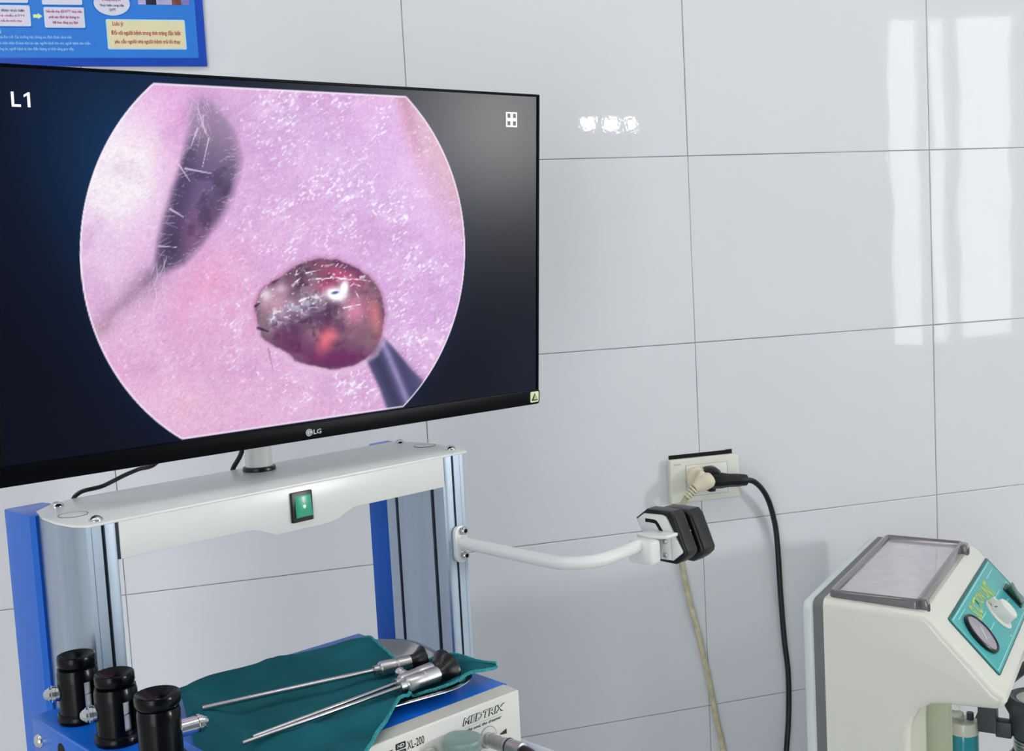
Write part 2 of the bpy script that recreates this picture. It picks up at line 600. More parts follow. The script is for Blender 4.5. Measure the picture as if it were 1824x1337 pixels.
obj('board', B().box(-0.46, 0.1675, -0.006, -0.0002, 1.8135, 2.36, 0.0008), M['poster_navy'], poster)
rect_print('printed_field', M['poster_blue'], poster, pos(0), -0.449, 0.1565, 1.8245, 2.35)
for (x0, x1, z0, z1) in ((-0.16, gx(57.5), gz(50), gz(13.5)), (gx(80.5), gx(151), gz(52), gz(16)), (-0.16, gx(55.5), gz(9.5), 1.935), (gx(79), gx(149), gz(12), 1.935)):
    rect_print('text_box_shadow', M['poster_shadow'], poster, pos(1), x0 + 0.001, x1 + 0.001, z0 - 0.0016, z1 - 0.001, 0.002)
    rect_print('text_box_outline', M['poster_cyan'], poster, pos(2), x0, x1, z0, z1, 0.002)
    rect_print('text_box', M['poster_white'], poster, pos(3), x0 + 0.0009, x1 - 0.0009, z0 + 0.0009, z1 - 0.0009, 0.0016)
rect_print('note_box_outline', M['poster_cyan'], poster, pos(2), gx(187.5), gx(330), gz(89.5), gz(36), 0.002)
rect_print('note_box', M['poster_cream'], poster, pos(3), gx(189.5), gx(328), gz(87.5), gz(38), 0.0014)
for lay, m, k in ((1, 'poster_shadow', 1.06), (2, 'poster_cyan', 1.0), (3, 'poster_white', 0.95)):
    obj('oval_box', B().flat([pos(lay)(gx(201) + 0.0235 * k * math.cos(a), gz(8) + 0.0165 * k * math.sin(a)) for a in [2 * PI * i / 40 for i in range(40)]]), M[m], poster, 0)
obj('arrow', B().flat([pos(2)(gx(c), gz(r)) for c, r in ((62, 35), (62, 29), (70, 29), (70, 26.5), (78, 32), (70, 37), (70, 35))]), M['poster_lime'], poster, 0)
# bottom of a printed photograph: blocks of tone only
for c0, c1, m in ((248, 262, 'photo_a'), (262, 281, 'photo_b'), (281, 309, 'photo_a'), (309, 326, 'photo_c'), (326, 341, 'photo_d')):
    rect_print('printed_photo', M[m], poster, pos(2), gx(c0), gx(c1), gz(9.5), 1.94)


def ptext(s, m, c0, c1, r0, r1, bold=0.012):
    text('printed_text', s, M[m], poster, pos(5), gx(c0), gx(c1), gz(r1), gz(r0), bold)


ptext('Lưu ý:', 'poster_red', 199, 219, 40, 50)
ptext('Đối với người bệnh trong tình trạng đặc biệt', 'poster_red', 196, 321, 54, 66)
ptext('yêu cầu người nhà người bệnh trả lời thay', 'poster_red', 200, 319, 70, 81)
ptext('Trường hợp NB được thực hiện', 'poster_ink', -34, 48, 20, 26)
ptext('nếu có lịch trả nhiều KTTT', 'poster_magenta', -30, 48, 29, 34.5)
ptext('2 mẫu ăn trước nhau', 'poster_magenta', 3, 42, 37.5, 42.5)
ptext('Nếu lần thay đổi KTTT thực hiện', 'poster_magenta', 85, 147, 20, 27)
ptext('phải xác định lại thông tin', 'poster_magenta', 89, 142, 30.5, 37)
ptext('NB theo đúng quy định', 'poster_magenta', 95, 139, 40, 46.5)
ptext('cho đúng 1 NB', 'poster_ink', 6, 35, -2, 4)
ptext('hồ sơ', 'poster_ink', 106, 122, -4, 1)
ptext('2. Đúng thông tin', 'poster_magenta', 184, 217, 0, 5.5)
ptext('Thực hiện cung cấp', 'poster_ink', 179, 222, 8.5, 15)
ptext('DVTT', 'poster_ink', 196, 207, 17.5, 22.5)
ptext('Ghi chú', 'poster_lime', -14, 5, 56, 62)
ptext('người đưa đón trẻ. Các trường hợp không xác định được danh tính', 'poster_cyan', -14, 125, 65.5, 72.5, 0.0)
ptext('không có thân nhân đi kèm như tai nạn, người bệnh hôn mê, người bệnh tâm thần,', 'poster_cyan', -14, 158, 75, 83, 0.0)
ptext('khai thông tin, người bệnh bị câm điếc không có khả năng giao tiếp.', 'poster_cyan', -14, 128, 85, 93, 0.0)

# ================================================================== TROLLEY
CART = frame_of((0.204466, -0.529415, 1.301435), 0.486846)
CB = (0.0, 0.07, -1.301435)
cart = thing('equipment_trolley', 'white and blue medical trolley with aluminium posts under the monitor', 'trolley', CART, CB)
DPT = 0.144
bar = B()
bar.prism([(-0.1915, -0.002), (0.193, -0.002), (0.193, -0.0362), (0.0665, -0.0362), (0.0590, -0.0388), (0.0470, -0.0440), (0.0370, -0.0462), (0.0225, -0.0470), (-0.0300, -0.0470), (-0.0400, -0.0432), (-0.0480, -0.0396), (-0.0560, -0.0372), (-0.0640, -0.0366), (-0.1915, -0.0366)],
          'y', -0.0005, 0.0035, 0.0009)
bar.box(-0.1915, 0.1915, 0.0034, DPT - 0.006, -0.034, -0.0025)
crossbar = obj('crossbar', bar, M['white_metal'], cart)
obj('gap_shade_strip', B().box(-0.1945, -0.1914, 0.0006, 0.012, -0.0366, -0.0028), M['slot'], crossbar)  # dark strip painting the shade in the gap beside the post
top = [(-0.2215, -0.002), (-0.2285, 0.012), (-0.2315, 0.038), (-0.2296, 0.074), (-0.2206, 0.1108), (-0.2010, 0.1300), (-0.1720, DPT),
       (0.2350, DPT), (0.2440, 0.1180), (0.2480, 0.0850), (0.2440, 0.0400), (0.2290, 0.0000), (0.1935, -0.001), (-0.1935, -0.001)]
obj('top_plate', B().prism(top, 'z', -0.0028, 0.0, 0.0008), M['white_metal'], cart)
for x, y in ((-0.1985, 0.1160), (-0.2065, 0.0120), (0.2300, 0.1240), (0.2270, 0.0260)):
    s = obj('dome_screw', B().lathe([(0.0066, 0.0), (0.0066, 0.0008), (0.0055, 0.0026), (0.0036, 0.0042), (0.0014, 0.0050), (0, 0.0050)], 20, Matrix.Translation((x, y, 0.0))), M['chrome'], cart)
for x, y in ((-0.2075, 0.0580), (0.2300, 0.0760)):
    obj('cover_ring', B().torus(0.0130, 0.00035, Matrix.Translation((x, y, 0.0002))), M['gasket'], cart)
    obj('cover_disc', B().lathe([(0.0124, 0.0), (0.0122, 0.0005), (0, 0.0005)], 32, Matrix.Translation((x, y, 0.0))), M['white_metal'], cart)


def post_profile(s):
    p = [(0.1945, 0.0008), (0.1975, 0.0), (0.2045, 0.0), (0.2045, 0.0045), (0.2078, 0.0045), (0.2078, 0.0), (0.2165, 0.0), (0.2168, 0.0006), (0.2171, 0.0),
         (0.2215, 0.0), (0.2270, 0.0080), (0.2298, 0.0200), (0.2312, 0.0380), (0.2300, 0.0740), (0.2240, 0.1010), (0.2225, 0.1085), (0.193, 0.1085),
         (0.193, 0.0921), (0.1970, 0.0921), (0.1970, 0.0867), (0.193, 0.0867), (0.193, 0.0260), (0.1970, 0.0260), (0.1970, 0.0200), (0.193, 0.0200), (0.193, 0.0030)]
    return [(s * x, y) for x, y in p]


ZB = -1.20
for s in (-1, 1):
    p = obj('post', B().prism(post_profile(s), 'z', ZB, -0.0028), M['alu'], cart, sharp=25)
    obj('slot_shade_strip', B().box(s * 0.2046, s * 0.2077, 0.0030, 0.0044, ZB, -0.003), M['slot'], p)  # dark strips give the recessed slots their shade by colour
    obj('slot_shade_strip', B().box(s * 0.1955, s * 0.1969, 0.0868, 0.0920, ZB, -0.003), M['slot'], p)
    obj('slot_shade_strip', B().box(s * 0.1955, s * 0.1969, 0.0201, 0.0259, ZB, -0.003), M['slot'], p)
    rear = [(0.200, 0.1090), (0.2290, 0.0915), (0.2330, 0.0960), (0.2345, 0.1330), (0.2335, 0.1550), (0.2290, 0.1570), (0.1960, 0.1570), (0.193, 0.1430), (0.193, 0.1220), (0.1970, 0.1090)]
    if s > 0:
        rear = [(0.1975, 0.1090), (0.2300, 0.1090), (0.2460, 0.1400), (0.2520, 0.1760), (0.2220, 0.1740), (0.193, 0.1440), (0.193, 0.1215)]
    obj('rear_cover', B().prism([(s * x, y) for x, y in rear], 'z', ZB, -0.0008 if s < 0 else -0.0032, 0.0008, cap_only=True), M['blue'], cart, sharp=25)

# switch on the crossbar
sw = obj('switch_frame', B().prism(rrect(-0.0120, 0.0136, -0.0388, -0.0080, 0.0012), 'y', -0.0030, 0.0, 0.0008, cap_only=True), M['black'], cart)
rk = B().prism([(-0.0008, -0.0345), (-0.0030, -0.0345), (-0.0058, -0.0335), (-0.0034, -0.0130), (-0.0030, -0.0120), (-0.0008, -0.0120)], 'x', -0.0075, 0.0112, 0.0004)
obj('rocker', rk, M['rocker_glow'], sw)
obj('rocker_lamp', B().lathe([(0, 0), (0.0022, 0), (0.0018, 0.0006), (0, 0.0007)], 16, Matrix.Translation((0.0018, -0.0046, -0.0235)) @ Matrix.Rotation(math.radians(83), 4, 'X')), M['rocker_lamp'], sw)

# pole and collar that carry the monitor
obj('pole', B().cyl((0.026, 0.115, 0.0), (0.026, 0.115, 0.20), 0.0148, seg=32), M['white_metal'], cart)
obj('pole_collar', B().lathe([(0.0150, 0.0), (0.0180, 0.0), (0.0182, 0.0015), (0.0174, 0.0042), (0.0150, 0.0048)], 32, Matrix.Translation((0.026, 0.115, 0.0))), M['black'], cart)

# lower part: shelves, base and castors (below the picture)
obj('shelf', B().box(-0.186, 0.186, -0.29, 0.105, -0.316, -0.301, 0.003), M['white_metal'], cart)
obj('shelf', B().box(-0.186, 0.186, -0.27, 0.105, -0.80, -0.785, 0.003), M['white_metal'], cart)
obj('trolley_base', B().box(-0.25, 0.25, -0.30, 0.20, -1.235, -1.19, 0.012), M['white_metal'], cart)
for x in (-0.22, 0.22):
    for y in (-0.27, 0.17):
        cst = obj('castor', B().cyl((x - 0.012, y, -1.2670), (x + 0.012, y, -1.2670), 0.034, seg=24, bev=0.004), M['black'], cart)
        obj('castor_fork', B().box(x - 0.018, x + 0.018, y - 0.012, y + 0.012, -1.268, -1.23, 0.003), M['steel_matt'], cst)
obj('side_rail', B().tube([(0.1435, 0.02, -0.300), (0.1435, 0.015, -0.283), (0.1435, 0.0, -0.281), (0.1435, -0.24, -0.281), (0.1435, -0.255, -0.283), (0.1435, -0.262, -0.300)], 0.006, 12), M['white_metal'], cart)

# holder plate on the left post with its skirt
plate = B()
plate.box(-0.2705, -0.2105, -0.200, 0.0325, -0.1675, -0.1650, 0.0006)
plate.box(-0.2705, -0.2690, -0.085, 0.0325, -0.2200, -0.1670, 0.0004)
plate.box(-0.2690, -0.2350, 0.0310, 0.0325, -0.2200, -0.1670)
hp = obj('holder_plate', plate, M['blue'], cart)
obj('dome_screw', B().turn([(0.0062, 0), (0.0060, 0.0012), (0.0044, 0.0034), (0.0018, 0.0046), (0, 0.0048)], (-0.2704, 0.0190, -0.1840), (-1, 0, 0), 20), M['chrome'], hp)
obj('plate_hole', B().turn([(0, 0), (0.0075, 0), (0.0075, 0.0003), (0, 0.0003)], (-0.2705, -0.0280, -0.1815), (-1, 0, 0), 20), M['dark_hole'], hp)

# ------------------------------------------------------------------ swing arm with its cradle
arm = thing('side_arm', 'white bent tube arm bolted to the right post, holding a black cradle', 'arm', CART, (0.2092, -0.0005, -0.125))
bp = B().prism(rrect(0.1998, 0.2188, -0.1262, -0.0832, 0.0090, 8), 'y', -0.0052, -0.0002, 0.0009, cap_only=True)
obj('arm_bracket', bp, M['white_metal'], arm)
for z in (-0.0893, -0.1180):
    bo = obj('bolt', B().turn([(0.0052, 0), (0.0052, 0.0006), (0.0045, 0.0008), (0.0045, 0.0046), (0.0040, 0.0052), (0.0024, 0.0052), (0.0022, 0.0030), (0, 0.0030)], (0.2116, -0.0052, z), (0, -1, 0), 6 * 4), M['steel'], arm)
    obj('bolt_socket', B().turn([(0, 0), (0.0024, 0), (0.0022, 0.0003), (0, 0.0003)], (0.2116, -0.0084, z), (0, -1, 0), 6), M['dark_hole'], bo)
path = [(0.2110, -0.004, -0.1040)]
ax, R = 0.2110, 0.040
yb = -0.1905
path.append((ax, -0.06, -0.1045))
path.append((ax - 0.0005, -0.110, -0.1050))
for k in range(0, 10):
    a = PI / 2 * k / 9
    path.append((ax + R - R * math.cos(a), yb + R - R * math.sin(a), -0.1052 + 0.0022 * k / 9))
path += [(0.270, yb, -0.1025), (0.304, yb + 0.0015, -0.1010)]
obj('arm_tube', B().tube(path, 0.0070, 16, res=4), M['white_metal'], arm)
br = B().box(0.3010, 0.3190, -0.2065, -0.1740, -0.1215, -0.0955, 0.0035, 3)
obj('cradle_bracket', br, M['white_metal'], arm)
fl = B().box(0.3150, 0.3415, -0.1890, -0.1830, -0.1215, -0.0985, 0.0015)
fl.box(0.3390, 0.3432, -0.2030, -0.1840, -0.1235, -0.0970, 0.0012)
obj('cradle_flange', fl, M['white_metal'], arm)
ear = B().prism([(0.3200, -0.1720), (0.3165, -0.1830), (0.3190, -0.1960), (0.3280, -0.2075), (0.3440, -0.2090), (0.3650, -0.2125), (0.3655, -0.2090), (0.3470, -0.1950), (0.3440, -0.1760)], 'z', -0.0968, -0.0928, 0.0008, cap_only=True)
obj('cradle_ear', ear, M['white_metal'], arm)
near = [(-0.1492, -0.0832), (-0.1655, -0.0712), (-0.1806, -0.0708), (-0.2000, -0.0708), (-0.2052, -0.0760), (-0.2205, -0.1130), (-0.2190, -0.1185), (-0.2137, -0.1235), (-0.2040, -0.1295), (-0.1775, -0.1290), (-0.1745, -0.1268), (-0.1520, -0.0850)]
pad = obj('cradle_pad', B().prism(near, 'x', 0.3455, 0.3665, 0.0030, 3, cap_only=True), M['rubber'], arm)
whp = [(-0.1533, -0.0837), (-0.1642, -0.0761), (-0.1894, -0.0752), (-0.1940, -0.0766), (-0.1966, -0.0800), (-0.2157, -0.1125), (-0.2155, -0.1150), (-0.2031, -0.1246), (-0.1792, -0.1253), (-0.1680, -0.1090), (-0.1630, -0.1007)]
obj('cradle_plate', B().prism(whp, 'x', 0.3430, 0.3462, 0.0006, cap_only=True), M['white_metal'], arm)
slot = B()
mid = [Vector((-0.1665, -0.0832)), Vector((-0.1785, -0.0832)), Vector((-0.1812, -0.0838)), Vector((-0.1832, -0.0858)), Vector((-0.1905, -0.0960))]
lft, rgt = [], []
for i, p in enumerate(mid):
    q = (mid[min(i + 1, 4)] - mid[max(i - 1, 0)]).normalized()
    n = Vector((-q.y, q.x)) * 0.0020
    lft.append(tuple(p + n))
    rgt.append(tuple(p - n))
slot.prism(lft + rgt[::-1], 'x', 0.3425, 0.3434)
obj('cradle_slot', slot, M['dark_hole'], arm)
far_ = [(y, z - 0.0035) for y, z in near[:-1]] + [(-0.1560, -0.1000)]
obj('cradle_pad', B().prism(far_, 'x', 0.3755, 0.4005, 0.0045, 3, cap_only=True), M['rubber'], arm)
obj('cradle_web', B().box(0.3660, 0.3765, -0.1960, -0.1660, -0.1240, -0.0820, 0.002), M['rubber'], arm)
for z in (-0.1030, -0.1185):
    obj('bolt', B().turn([(0.0032, 0), (0.0030, 0.0012), (0.0018, 0.0020), (0, 0.0021)], (0.3391, -0.1960, z), (-1, 0, 0), 16), M['steel'], arm)

# ------------------------------------------------------------------ endoscopes standing in black cups on the holder plate
CUPS = [(-0.2445, -0.0110, 0.0), (-0.2447, -0.0848, 0.0), (-0.2448, -0.1590, 0.0)]
CUP_LABEL = ['black cup for a scope, at the back of the blue plate next to the post',
             'black cup for a scope, middle one on the blue plate',
             'black cup for a scope, front one on the blue plate, beside the teal cloth']
SCOPE_LABEL = ['endoscope eyepiece standing in the rear black cup, nearest the trolley post',
               'endoscope eyepiece standing in the middle black cup',
               'endoscope eyepiece in the front black cup with long chrome light post']
for k, (x, y, _) in enumerate(CUPS):
    F = CART @ Matrix.Translation((x, y, -0.1647))
    c = thing('scope_cup', CUP_LABEL[k], 'scope cup', F, (0, 0, 0), 'black scope cups on the blue plate')
    rb = 0.0172 if k < 2 else 0.0166
    c0 = B()
    t = bmesh.new()
    # tube wall with an upright slot on its right side
    SEG = 48
    slot_c = math.radians(-112 + 30) if k < 2 else math.radians(-6)
    prof = [(rb * 1.00, 0.0095), (rb, 0.0100), (rb * 0.99, 0.0430), (rb * 0.955, 0.0440), (rb * 0.955, 0.0455), (rb * 0.90, 0.0462)]
    rings = [[t.verts.new((r * math.cos(2 * PI * i / SEG), r * math.sin(2 * PI * i / SEG), z)) for i in range(SEG)] for r, z in [(rb, 0.007), (rb, 0.0115), (rb, 0.0360), (rb, 0.0425), (rb * 0.97, 0.0440), (rb * 0.95, 0.0462), (rb * 0.84, 0.0462), (rb * 0.84, 0.0060)]]
    for ri in range(len(rings) - 1):
        for i in range(SEG):
            a = 2 * PI * (i + 0.5) / SEG
            da = (a - slot_c + PI) % (2 * PI) - PI
            if ri == 1 and abs(da) < 0.21:
                continue
            if ri == 6 and abs(da) < 0.21:
                continue
            j = (i + 1) % SEG
            t.faces.new((rings[ri][i], rings[ri][j], rings[ri + 1][j], rings[ri + 1][i]))
    c0._add(t)
    obj('cup_tube', c0, M['black_gloss'], c)
    obj('cup_flange', B().lathe([(0.0150, 0.0), (0.0188, 0.0), (0.0194, 0.0025), (0.0190, 0.0066), (0.0180, 0.0078), (0.0160, 0.0080)], 40), M['black_gloss'], c)
    s = thing('endoscope', SCOPE_LABEL[k], 'endoscope', F, (0, 0, 0.008), 'endoscopes standing in the cups')
    re = 0.0160 if k < 2 else 0.0176
    h = 0.0575
    obj('eyepiece', B().lathe([(re * 0.86, 0.0464), (re * 0.90, 0.0472), (re, 0.0500), (re, h - 0.0018), (re * 0.97, h - 0.0004), (re * 0.91, h), (re * 0.84, h - 0.0008), (re * 0.50, h - 0.0052), (re * 0.22, h - 0.0068), (0, h - 0.0068)], 40), M['black_gloss'], s)
    obj('eyepiece_window', B().lathe([(0, h - 0.0067), (re * 0.2, h - 0.0067), (re * 0.2, h - 0.0064), (0, h - 0.0064)], 20), M['gauge_face'], s)
    obj('scope_body', B().lathe([(0.0085, 0.0085), (0.0138, 0.0095), (0.0138, 0.0240), (0.0126, 0.0244), (0.0126, 0.0252), (0.0138, 0.0256), (0.0138, 0.0460)], 32), M['steel_matt'], s)
    d = (-0.93, 0.37, 0.0) if k < 2 else (0.98, -0.10, -0.02)
    L = 0.0 if k < 2 else 0.011
    obj('light_post', B().turn([(0.0068, 0.012), (0.0068, 0.0185 + L), (0.0076, 0.0188 + L), (0.0076, 0.0215 + L), (0.0062, 0.0222 + L), (0.0062, 0.0238 + L), (0.0050, 0.0250 + L), (0.0040, 0.0268 + L), (0.0022, 0.0284 + L), (0, 0.0288 + L)], (0, 0, 0.0260 if k < 2 else 0.0240), d, 24), M['chrome'], s)

# ------------------------------------------------------------------ camera control unit with tray, cloth and scopes on it
DEV = frame_of((0.378441, -0.649245, 1.106435), 0.452)
DH = 0.1045
dv = thing('video_processor', 'blue cased endoscopy light unit with pale front panel, on the trolley shelf', 'medical device', DEV, (-0.15, 0.11, -DH))
obj('casing', B().box(-0.297, 0.0, 0.0, 0.2500, -DH + 0.002, 0.0, 0.0012), M['blue'], dv)
fp = B().prism([(0.0, 0.0004), (-0.0200, -0.0004), (-0.0206, -0.0012), (-0.0206, -DH + 0.001), (-0.0195, -DH), (0.0, -DH)], 'x', -0.300, -0.0038, 0.0005)
obj('front_panel', fp, M['device_white'], dv)
obj('panel_top_shade', B().prism([(-0.0005, 0.00065), (-0.0192, -0.0001), (-0.0192, -0.0007), (-0.0005, -0.0001)], 'x', -0.2990, -0.0046), M['device_edge'], dv)  # shade on the panel's top face, put in as a greyer colour


def dpos(layer):
    y = -0.0207 - 0.00012 * layer
    return lambda x, z: (x, y, z)


text('printed_name', 'MEDTRIX', M['ink_dark_green'], dv, dpos(1), -0.0745, -0.0218, -0.0142, -0.0069, bold=0.055, shear=0.25)
text('printed_name', 'MEDTRIX', M['ink_white'], dv, dpos(2), -0.0732, -0.0229, -0.0136, -0.0075, bold=-0.004, shear=0.25)
rect_print('printed_line', M['ink_grey'], dv, dpos(1), -0.0715, -0.0262, -0.0166, -0.0163)
text('printed_slogan', 'the soul, the dreamer', M['ink'], dv, dpos(1), -0.0690, -0.0268, -0.0212, -0.0178, bold=0.02, shear=0.4)
obj('printed_mark', B().flat([dpos(1)(x, z) for x, z in ((-0.0318, -0.0358), (-0.0216, -0.0374), (-0.0217, -0.0322))]), M['ink'], dv, 0)
text('printed_text', 'LIGHT', M['ink'], dv, dpos(1), -0.0300, -0.0206, -0.0452, -0.0422, bold=0.02)
text('printed_model', 'XL-200', M['ink'], dv, dpos(1), -0.1375, -0.1185, -0.0155, -0.0078, bold=0.01)
for z in (-0.0122, -0.0190):
    rect_print('printed_badge', M['ink'], dv, dpos(1), -0.1500, -0.1388, z, z + 0.0058, 0.0012)
    text('badge_text', 'HD', M['ink_white'], dv, dpos(2), -0.1482, -0.1406, z + 0.0014, z + 0.0045, bold=0.02, shear=0.25)
text('printed_text', 'ENDOSCOPE', M['ink'], dv, dpos(1), -0.1840, -0.1525, -0.0128, -0.0098, bold=0.03)
text('printed_text', 'CAMERA', M['ink'], dv, dpos(1), -0.1760, -0.1525, -0.0192, -0.0162, bold=0.03)
obj('push_button', B().prism(rrect(-0.1330, -0.1085, -0.0420, -0.0208, 0.0050), 'y', -0.0240, -0.0206, 0.0010, cap_only=True), M['device_edge'], dv)
sx, sz = -0.0455, -0.0345
obj('socket_ring', B().turn([(0.0105, 0), (0.0105, 0.0004), (0.0099, 0.0005), (0, 0.0005)], (sx + 0.001, -0.0206, sz + 0.001), (0, -1, 0), 40), M['ink_grey'], dv)
obj('socket_plate', B().turn([(0.0097, 0), (0.0096, 0.0007), (0, 0.0007)], (sx + 0.001, -0.0206, sz + 0.001), (0, -1, 0), 40), M['device_white'], dv)
obj('socket', B().turn([(0.0062, 0), (0.0062, 0.0055), (0.0050, 0.0060), (0, 0.0060)], (sx, -0.0208, sz), (0, -1, 0), 24), M['chrome'], dv)

plug = thing('light_cable', 'ribbed metal plug of a light cable in the socket below MEDTRIX', 'cable', DEV, (sx, -0.0850, -DH))
rib = B()
prof = [(0.0048, 0.0)]
for i in range(9):
    prof += [(0.0072, 0.0006 + i * 0.0022), (0.0072, 0.0020 + i * 0.0022), (0.0067, 0.0022 + i * 0.0022), (0.0067, 0.0027 + i * 0.0022)]
prof += [(0.0074, 0.0212), (0.0074, 0.0400), (0.0058, 0.0404)]
obj('plug_sleeve', B().turn(prof, (sx, -0.0268, sz), (0.04, -1, 0.0), 28), M['steel_matt'], plug)
obj('plug_ring', B().turn([(0.0076, 0.0), (0.0078, 0.0004), (0.0078, 0.0012), (0.0076, 0.0016)], (sx + 0.0009, -0.0488, sz), (0.04, -1, 0), 28), M['black'], plug)
obj('plug_boot', B().tube([(sx + 0.0017, -0.0660, sz), (sx + 0.002, -0.078, sz - 0.0015), (sx + 0.003, -0.094, sz - 0.012), (sx + 0.004, -0.1000, sz - 0.034), (sx + 0.004, -0.098, -DH + 0.0052), (sx - 0.02, -0.090, -DH + 0.0050)], [0.0056, 0.0056, 0.0052, 0.0044, 0.0044], 14), M['black'], plug)

can = thing('canister', 'grey green capped cylinder standing in front of the pale device panel', 'canister', DEV, (-0.0895, -0.0385, -DH))
obj('canister_body', B().lathe([(0.0, -DH), (0.0155, -DH), (0.0160, -DH + 0.002), (0.0160, -0.0240), (0.0168, -0.0230), (0.0172, -0.0190)], 40, Matrix.Translation((-0.0895, -0.0385, 0))), M['canister'], can)
obj('canister_cap', B().lathe([(0.0172, -0.0195), (0.0175, -0.0185), (0.0175, -0.0162), (0.0168, -0.0148), (0.0150, -0.0143), (0.0060, -0.0145), (0, -0.0145)], 40, Matrix.Translation((-0.0895, -0.0385, 0))), M['canister'], can)

# steel tray: right end shows beside the cloth; modelled in device coordinates, slightly turned
TR = DEV @ Matrix.Translation((-0.1310, 0.1080, 0.0)) @ Matrix.Rotation(-0.16, 4, 'Z')
tray = thing('instrument_tray', 'stainless steel tray under the teal cloth on the blue device', 'tray', TR, (0, 0, 0))
LX, LY = 0.118, 0.089


def tray_ring(grow, z, seg=9):
    return [(x, y, z) for x, y in rrect(-LX - grow, LX + grow, -LY - grow, LY + grow, 0.045 + grow, seg)]


t = bmesh.new()
levels = [(-0.026, 0.0008), (-0.016, 0.0016), (-0.008, 0.0050), (0.000, 0.0118), (0.0030, 0.0130), (0.0064, 0.0128), (0.0070, 0.0122), (0.0064, 0.0118), (0.0030, 0.0119), (-0.0004, 0.0106), (-0.009, 0.0036), (-0.018, 0.0002)]
rings = [[t.verts.new(p) for p in tray_ring(g, z)] for g, z in levels]
n = len(rings[0])
for A, C in zip(rings[:-1], rings[1:]):
    for i in range(n):
        t.faces.new((A[i], A[(i + 1) % n], C[(i + 1) % n], C[i]))
t.faces.new(rings[0])
t.faces.new(rings[-1])
tb = B()
tb._add(t)
obj('tray_pan', tb, M['steel'], tray)


def resample(pts, n):
    P = [Vector(p) for p in pts]
    d = [0.0]
    for a, b in zip(P[:-1], P[1:]):
        d.append(d[-1] + (b - a).length)
    out = []
    for i in range(n):
        s = d[-1] * i / (n - 1)
        k = min(max(j for j in range(len(d)) if d[j] <= s + 1e-9), len(P) - 2)
        u = (s - d[k]) / max(d[k + 1] - d[k], 1e-9)
        out.append(P[k].lerp(P[k + 1], u))
    return out


def vn(x, y, seed):
    """smooth value noise in -1..1 for cloth folds"""
    r = np.random.default_rng(seed).random((64, 64)) * 2 - 1
    xi, yi = int(math.floor(x)), int(math.floor(y))
    u, v = x - xi, y - yi
    u, v = u * u * (3 - 2 * u), v * v * (3 - 2 * v)
    g = lambda a, b: r[a % 64, b % 64]
    return (g(xi, yi) * (1 - u) + g(xi + 1, yi) * u) * (1 - v) + (g(xi, yi + 1) * (1 - u) + g(xi + 1, yi + 1) * u) * v


TRi = TR.inverted() @ DEV


def tray_sdf(x, y):
    p = TRi @ Vector((x, y, 0))
    qx, qy = abs(p.x) - (LX - 0.045), abs(p.y) - (LY - 0.045)
    return math.hypot(max(qx, 0), max(qy, 0)) + min(max(qx, qy), 0) - 0.045


def sm(a, b, x):
    t = min(max((x - a) / (b - a), 0), 1)
    return t * t * (3 - 2 * t)


def cloth_z(x, y, u, v):
    d = tray_sdf(x, y)
    inside = 0.0046 + 0.0085 * sm(-0.030, 0.001, d)
    outside = 0.0150 - 0.0118 * sm(0.004, 0.032, d)
    z = inside if d < 0.001 else outside
    w = x * 0.8 + y * 0.6
    fold = max(0.0, math.sin(w * 95 + 2.2 * vn(x * 14, y * 14, 5))) ** 4
    k = 1.0 if d < -0.01 else 1.0 - 0.75 * sm(-0.01, 0.03, d)
    z += k * (fold * 0.0042 * (0.4 + vn(x * 20 + 7, y * 20, 6)) + vn(x * 24 + 3, y * 46, 1) * 0.0034 + vn(x * 70, y * 90, 2) * 0.0011)
    z += sm(0.02, 0.05, d) * 0.0016 * (1 + math.sin(w * 70 + 1.0))
    m = 0.0026                                   # soft floor: the cloth lies on the casing
    z = m + (z - m + math.sqrt((z - m) ** 2 + 0.0012 ** 2)) / 2
    return z + 0.0012


# cloth outline in device coordinates, front and back edge from left to right
front = [(-0.302, 0.035), (-0.302, -0.020), (-0.290, -0.065), (-0.250, -0.085), (-0.222, -0.072), (-0.196, -0.0430), (-0.168, -0.0210), (-0.1432, -0.0019), (-0.122, 0.0100), (-0.1029, 0.0226), (-0.0880, 0.0345), (-0.0790, 0.0200), (-0.0600, 0.0145), (-0.0414, 0.0113), (-0.0143, 0.0140), (0.0060, 0.0205)]
back = [(-0.245, 0.190), (-0.2312, 0.2194), (-0.2088, 0.2285), (-0.165, 0.2260), (-0.1167, 0.2223), (-0.085, 0.2195), (-0.0616, 0.2165), (-0.0298, 0.1943), (-0.0299, 0.1735), (-0.0332, 0.1487), (-0.0415, 0.1229), (-0.0460, 0.105), (-0.034, 0.088), (-0.020, 0.0746), (-0.0045, 0.0553), (0.0060, 0.0213)]
NU, NV = 110, 56
F_, K_ = resample([(a, b, 0) for a, b in front], NU), resample([(a, b, 0) for a, b in back], NU)
t = bmesh.new()
grid = []
for i in range(NU):
    row = []
    for j in range(NV):
        u, v = i / (NU - 1), j / (NV - 1)
        p = F_[i].lerp(K_[i], v)
        x, y = p.x, p.y
        z = cloth_z(x, y, u, v)
        # stiff raised corner at the right tip, lifted hems along both free edges
        tip = sm(0.80, 1.0, u)
        z += (0.0040 * tip + 0.0040 * tip * tip * v)
        if v < 0.10 and 0.52 < u < 0.64:
            z += 0.0050 * (1 - v / 0.10) * math.sin((u - 0.52) / 0.12 * PI)
        row.append(t.verts.new((x, y, z)))
    grid.append(row)
for i in range(NU - 1):
    for j in range(NV - 1):
        t.faces.new((grid[i][j], grid[i + 1][j], grid[i + 1][j + 1], grid[i][j + 1]))
edge_front = [grid[i][0].co.copy() for i in range(NU)]
edge_back = [grid[i][NV - 1].co.copy() for i in range(NU)]
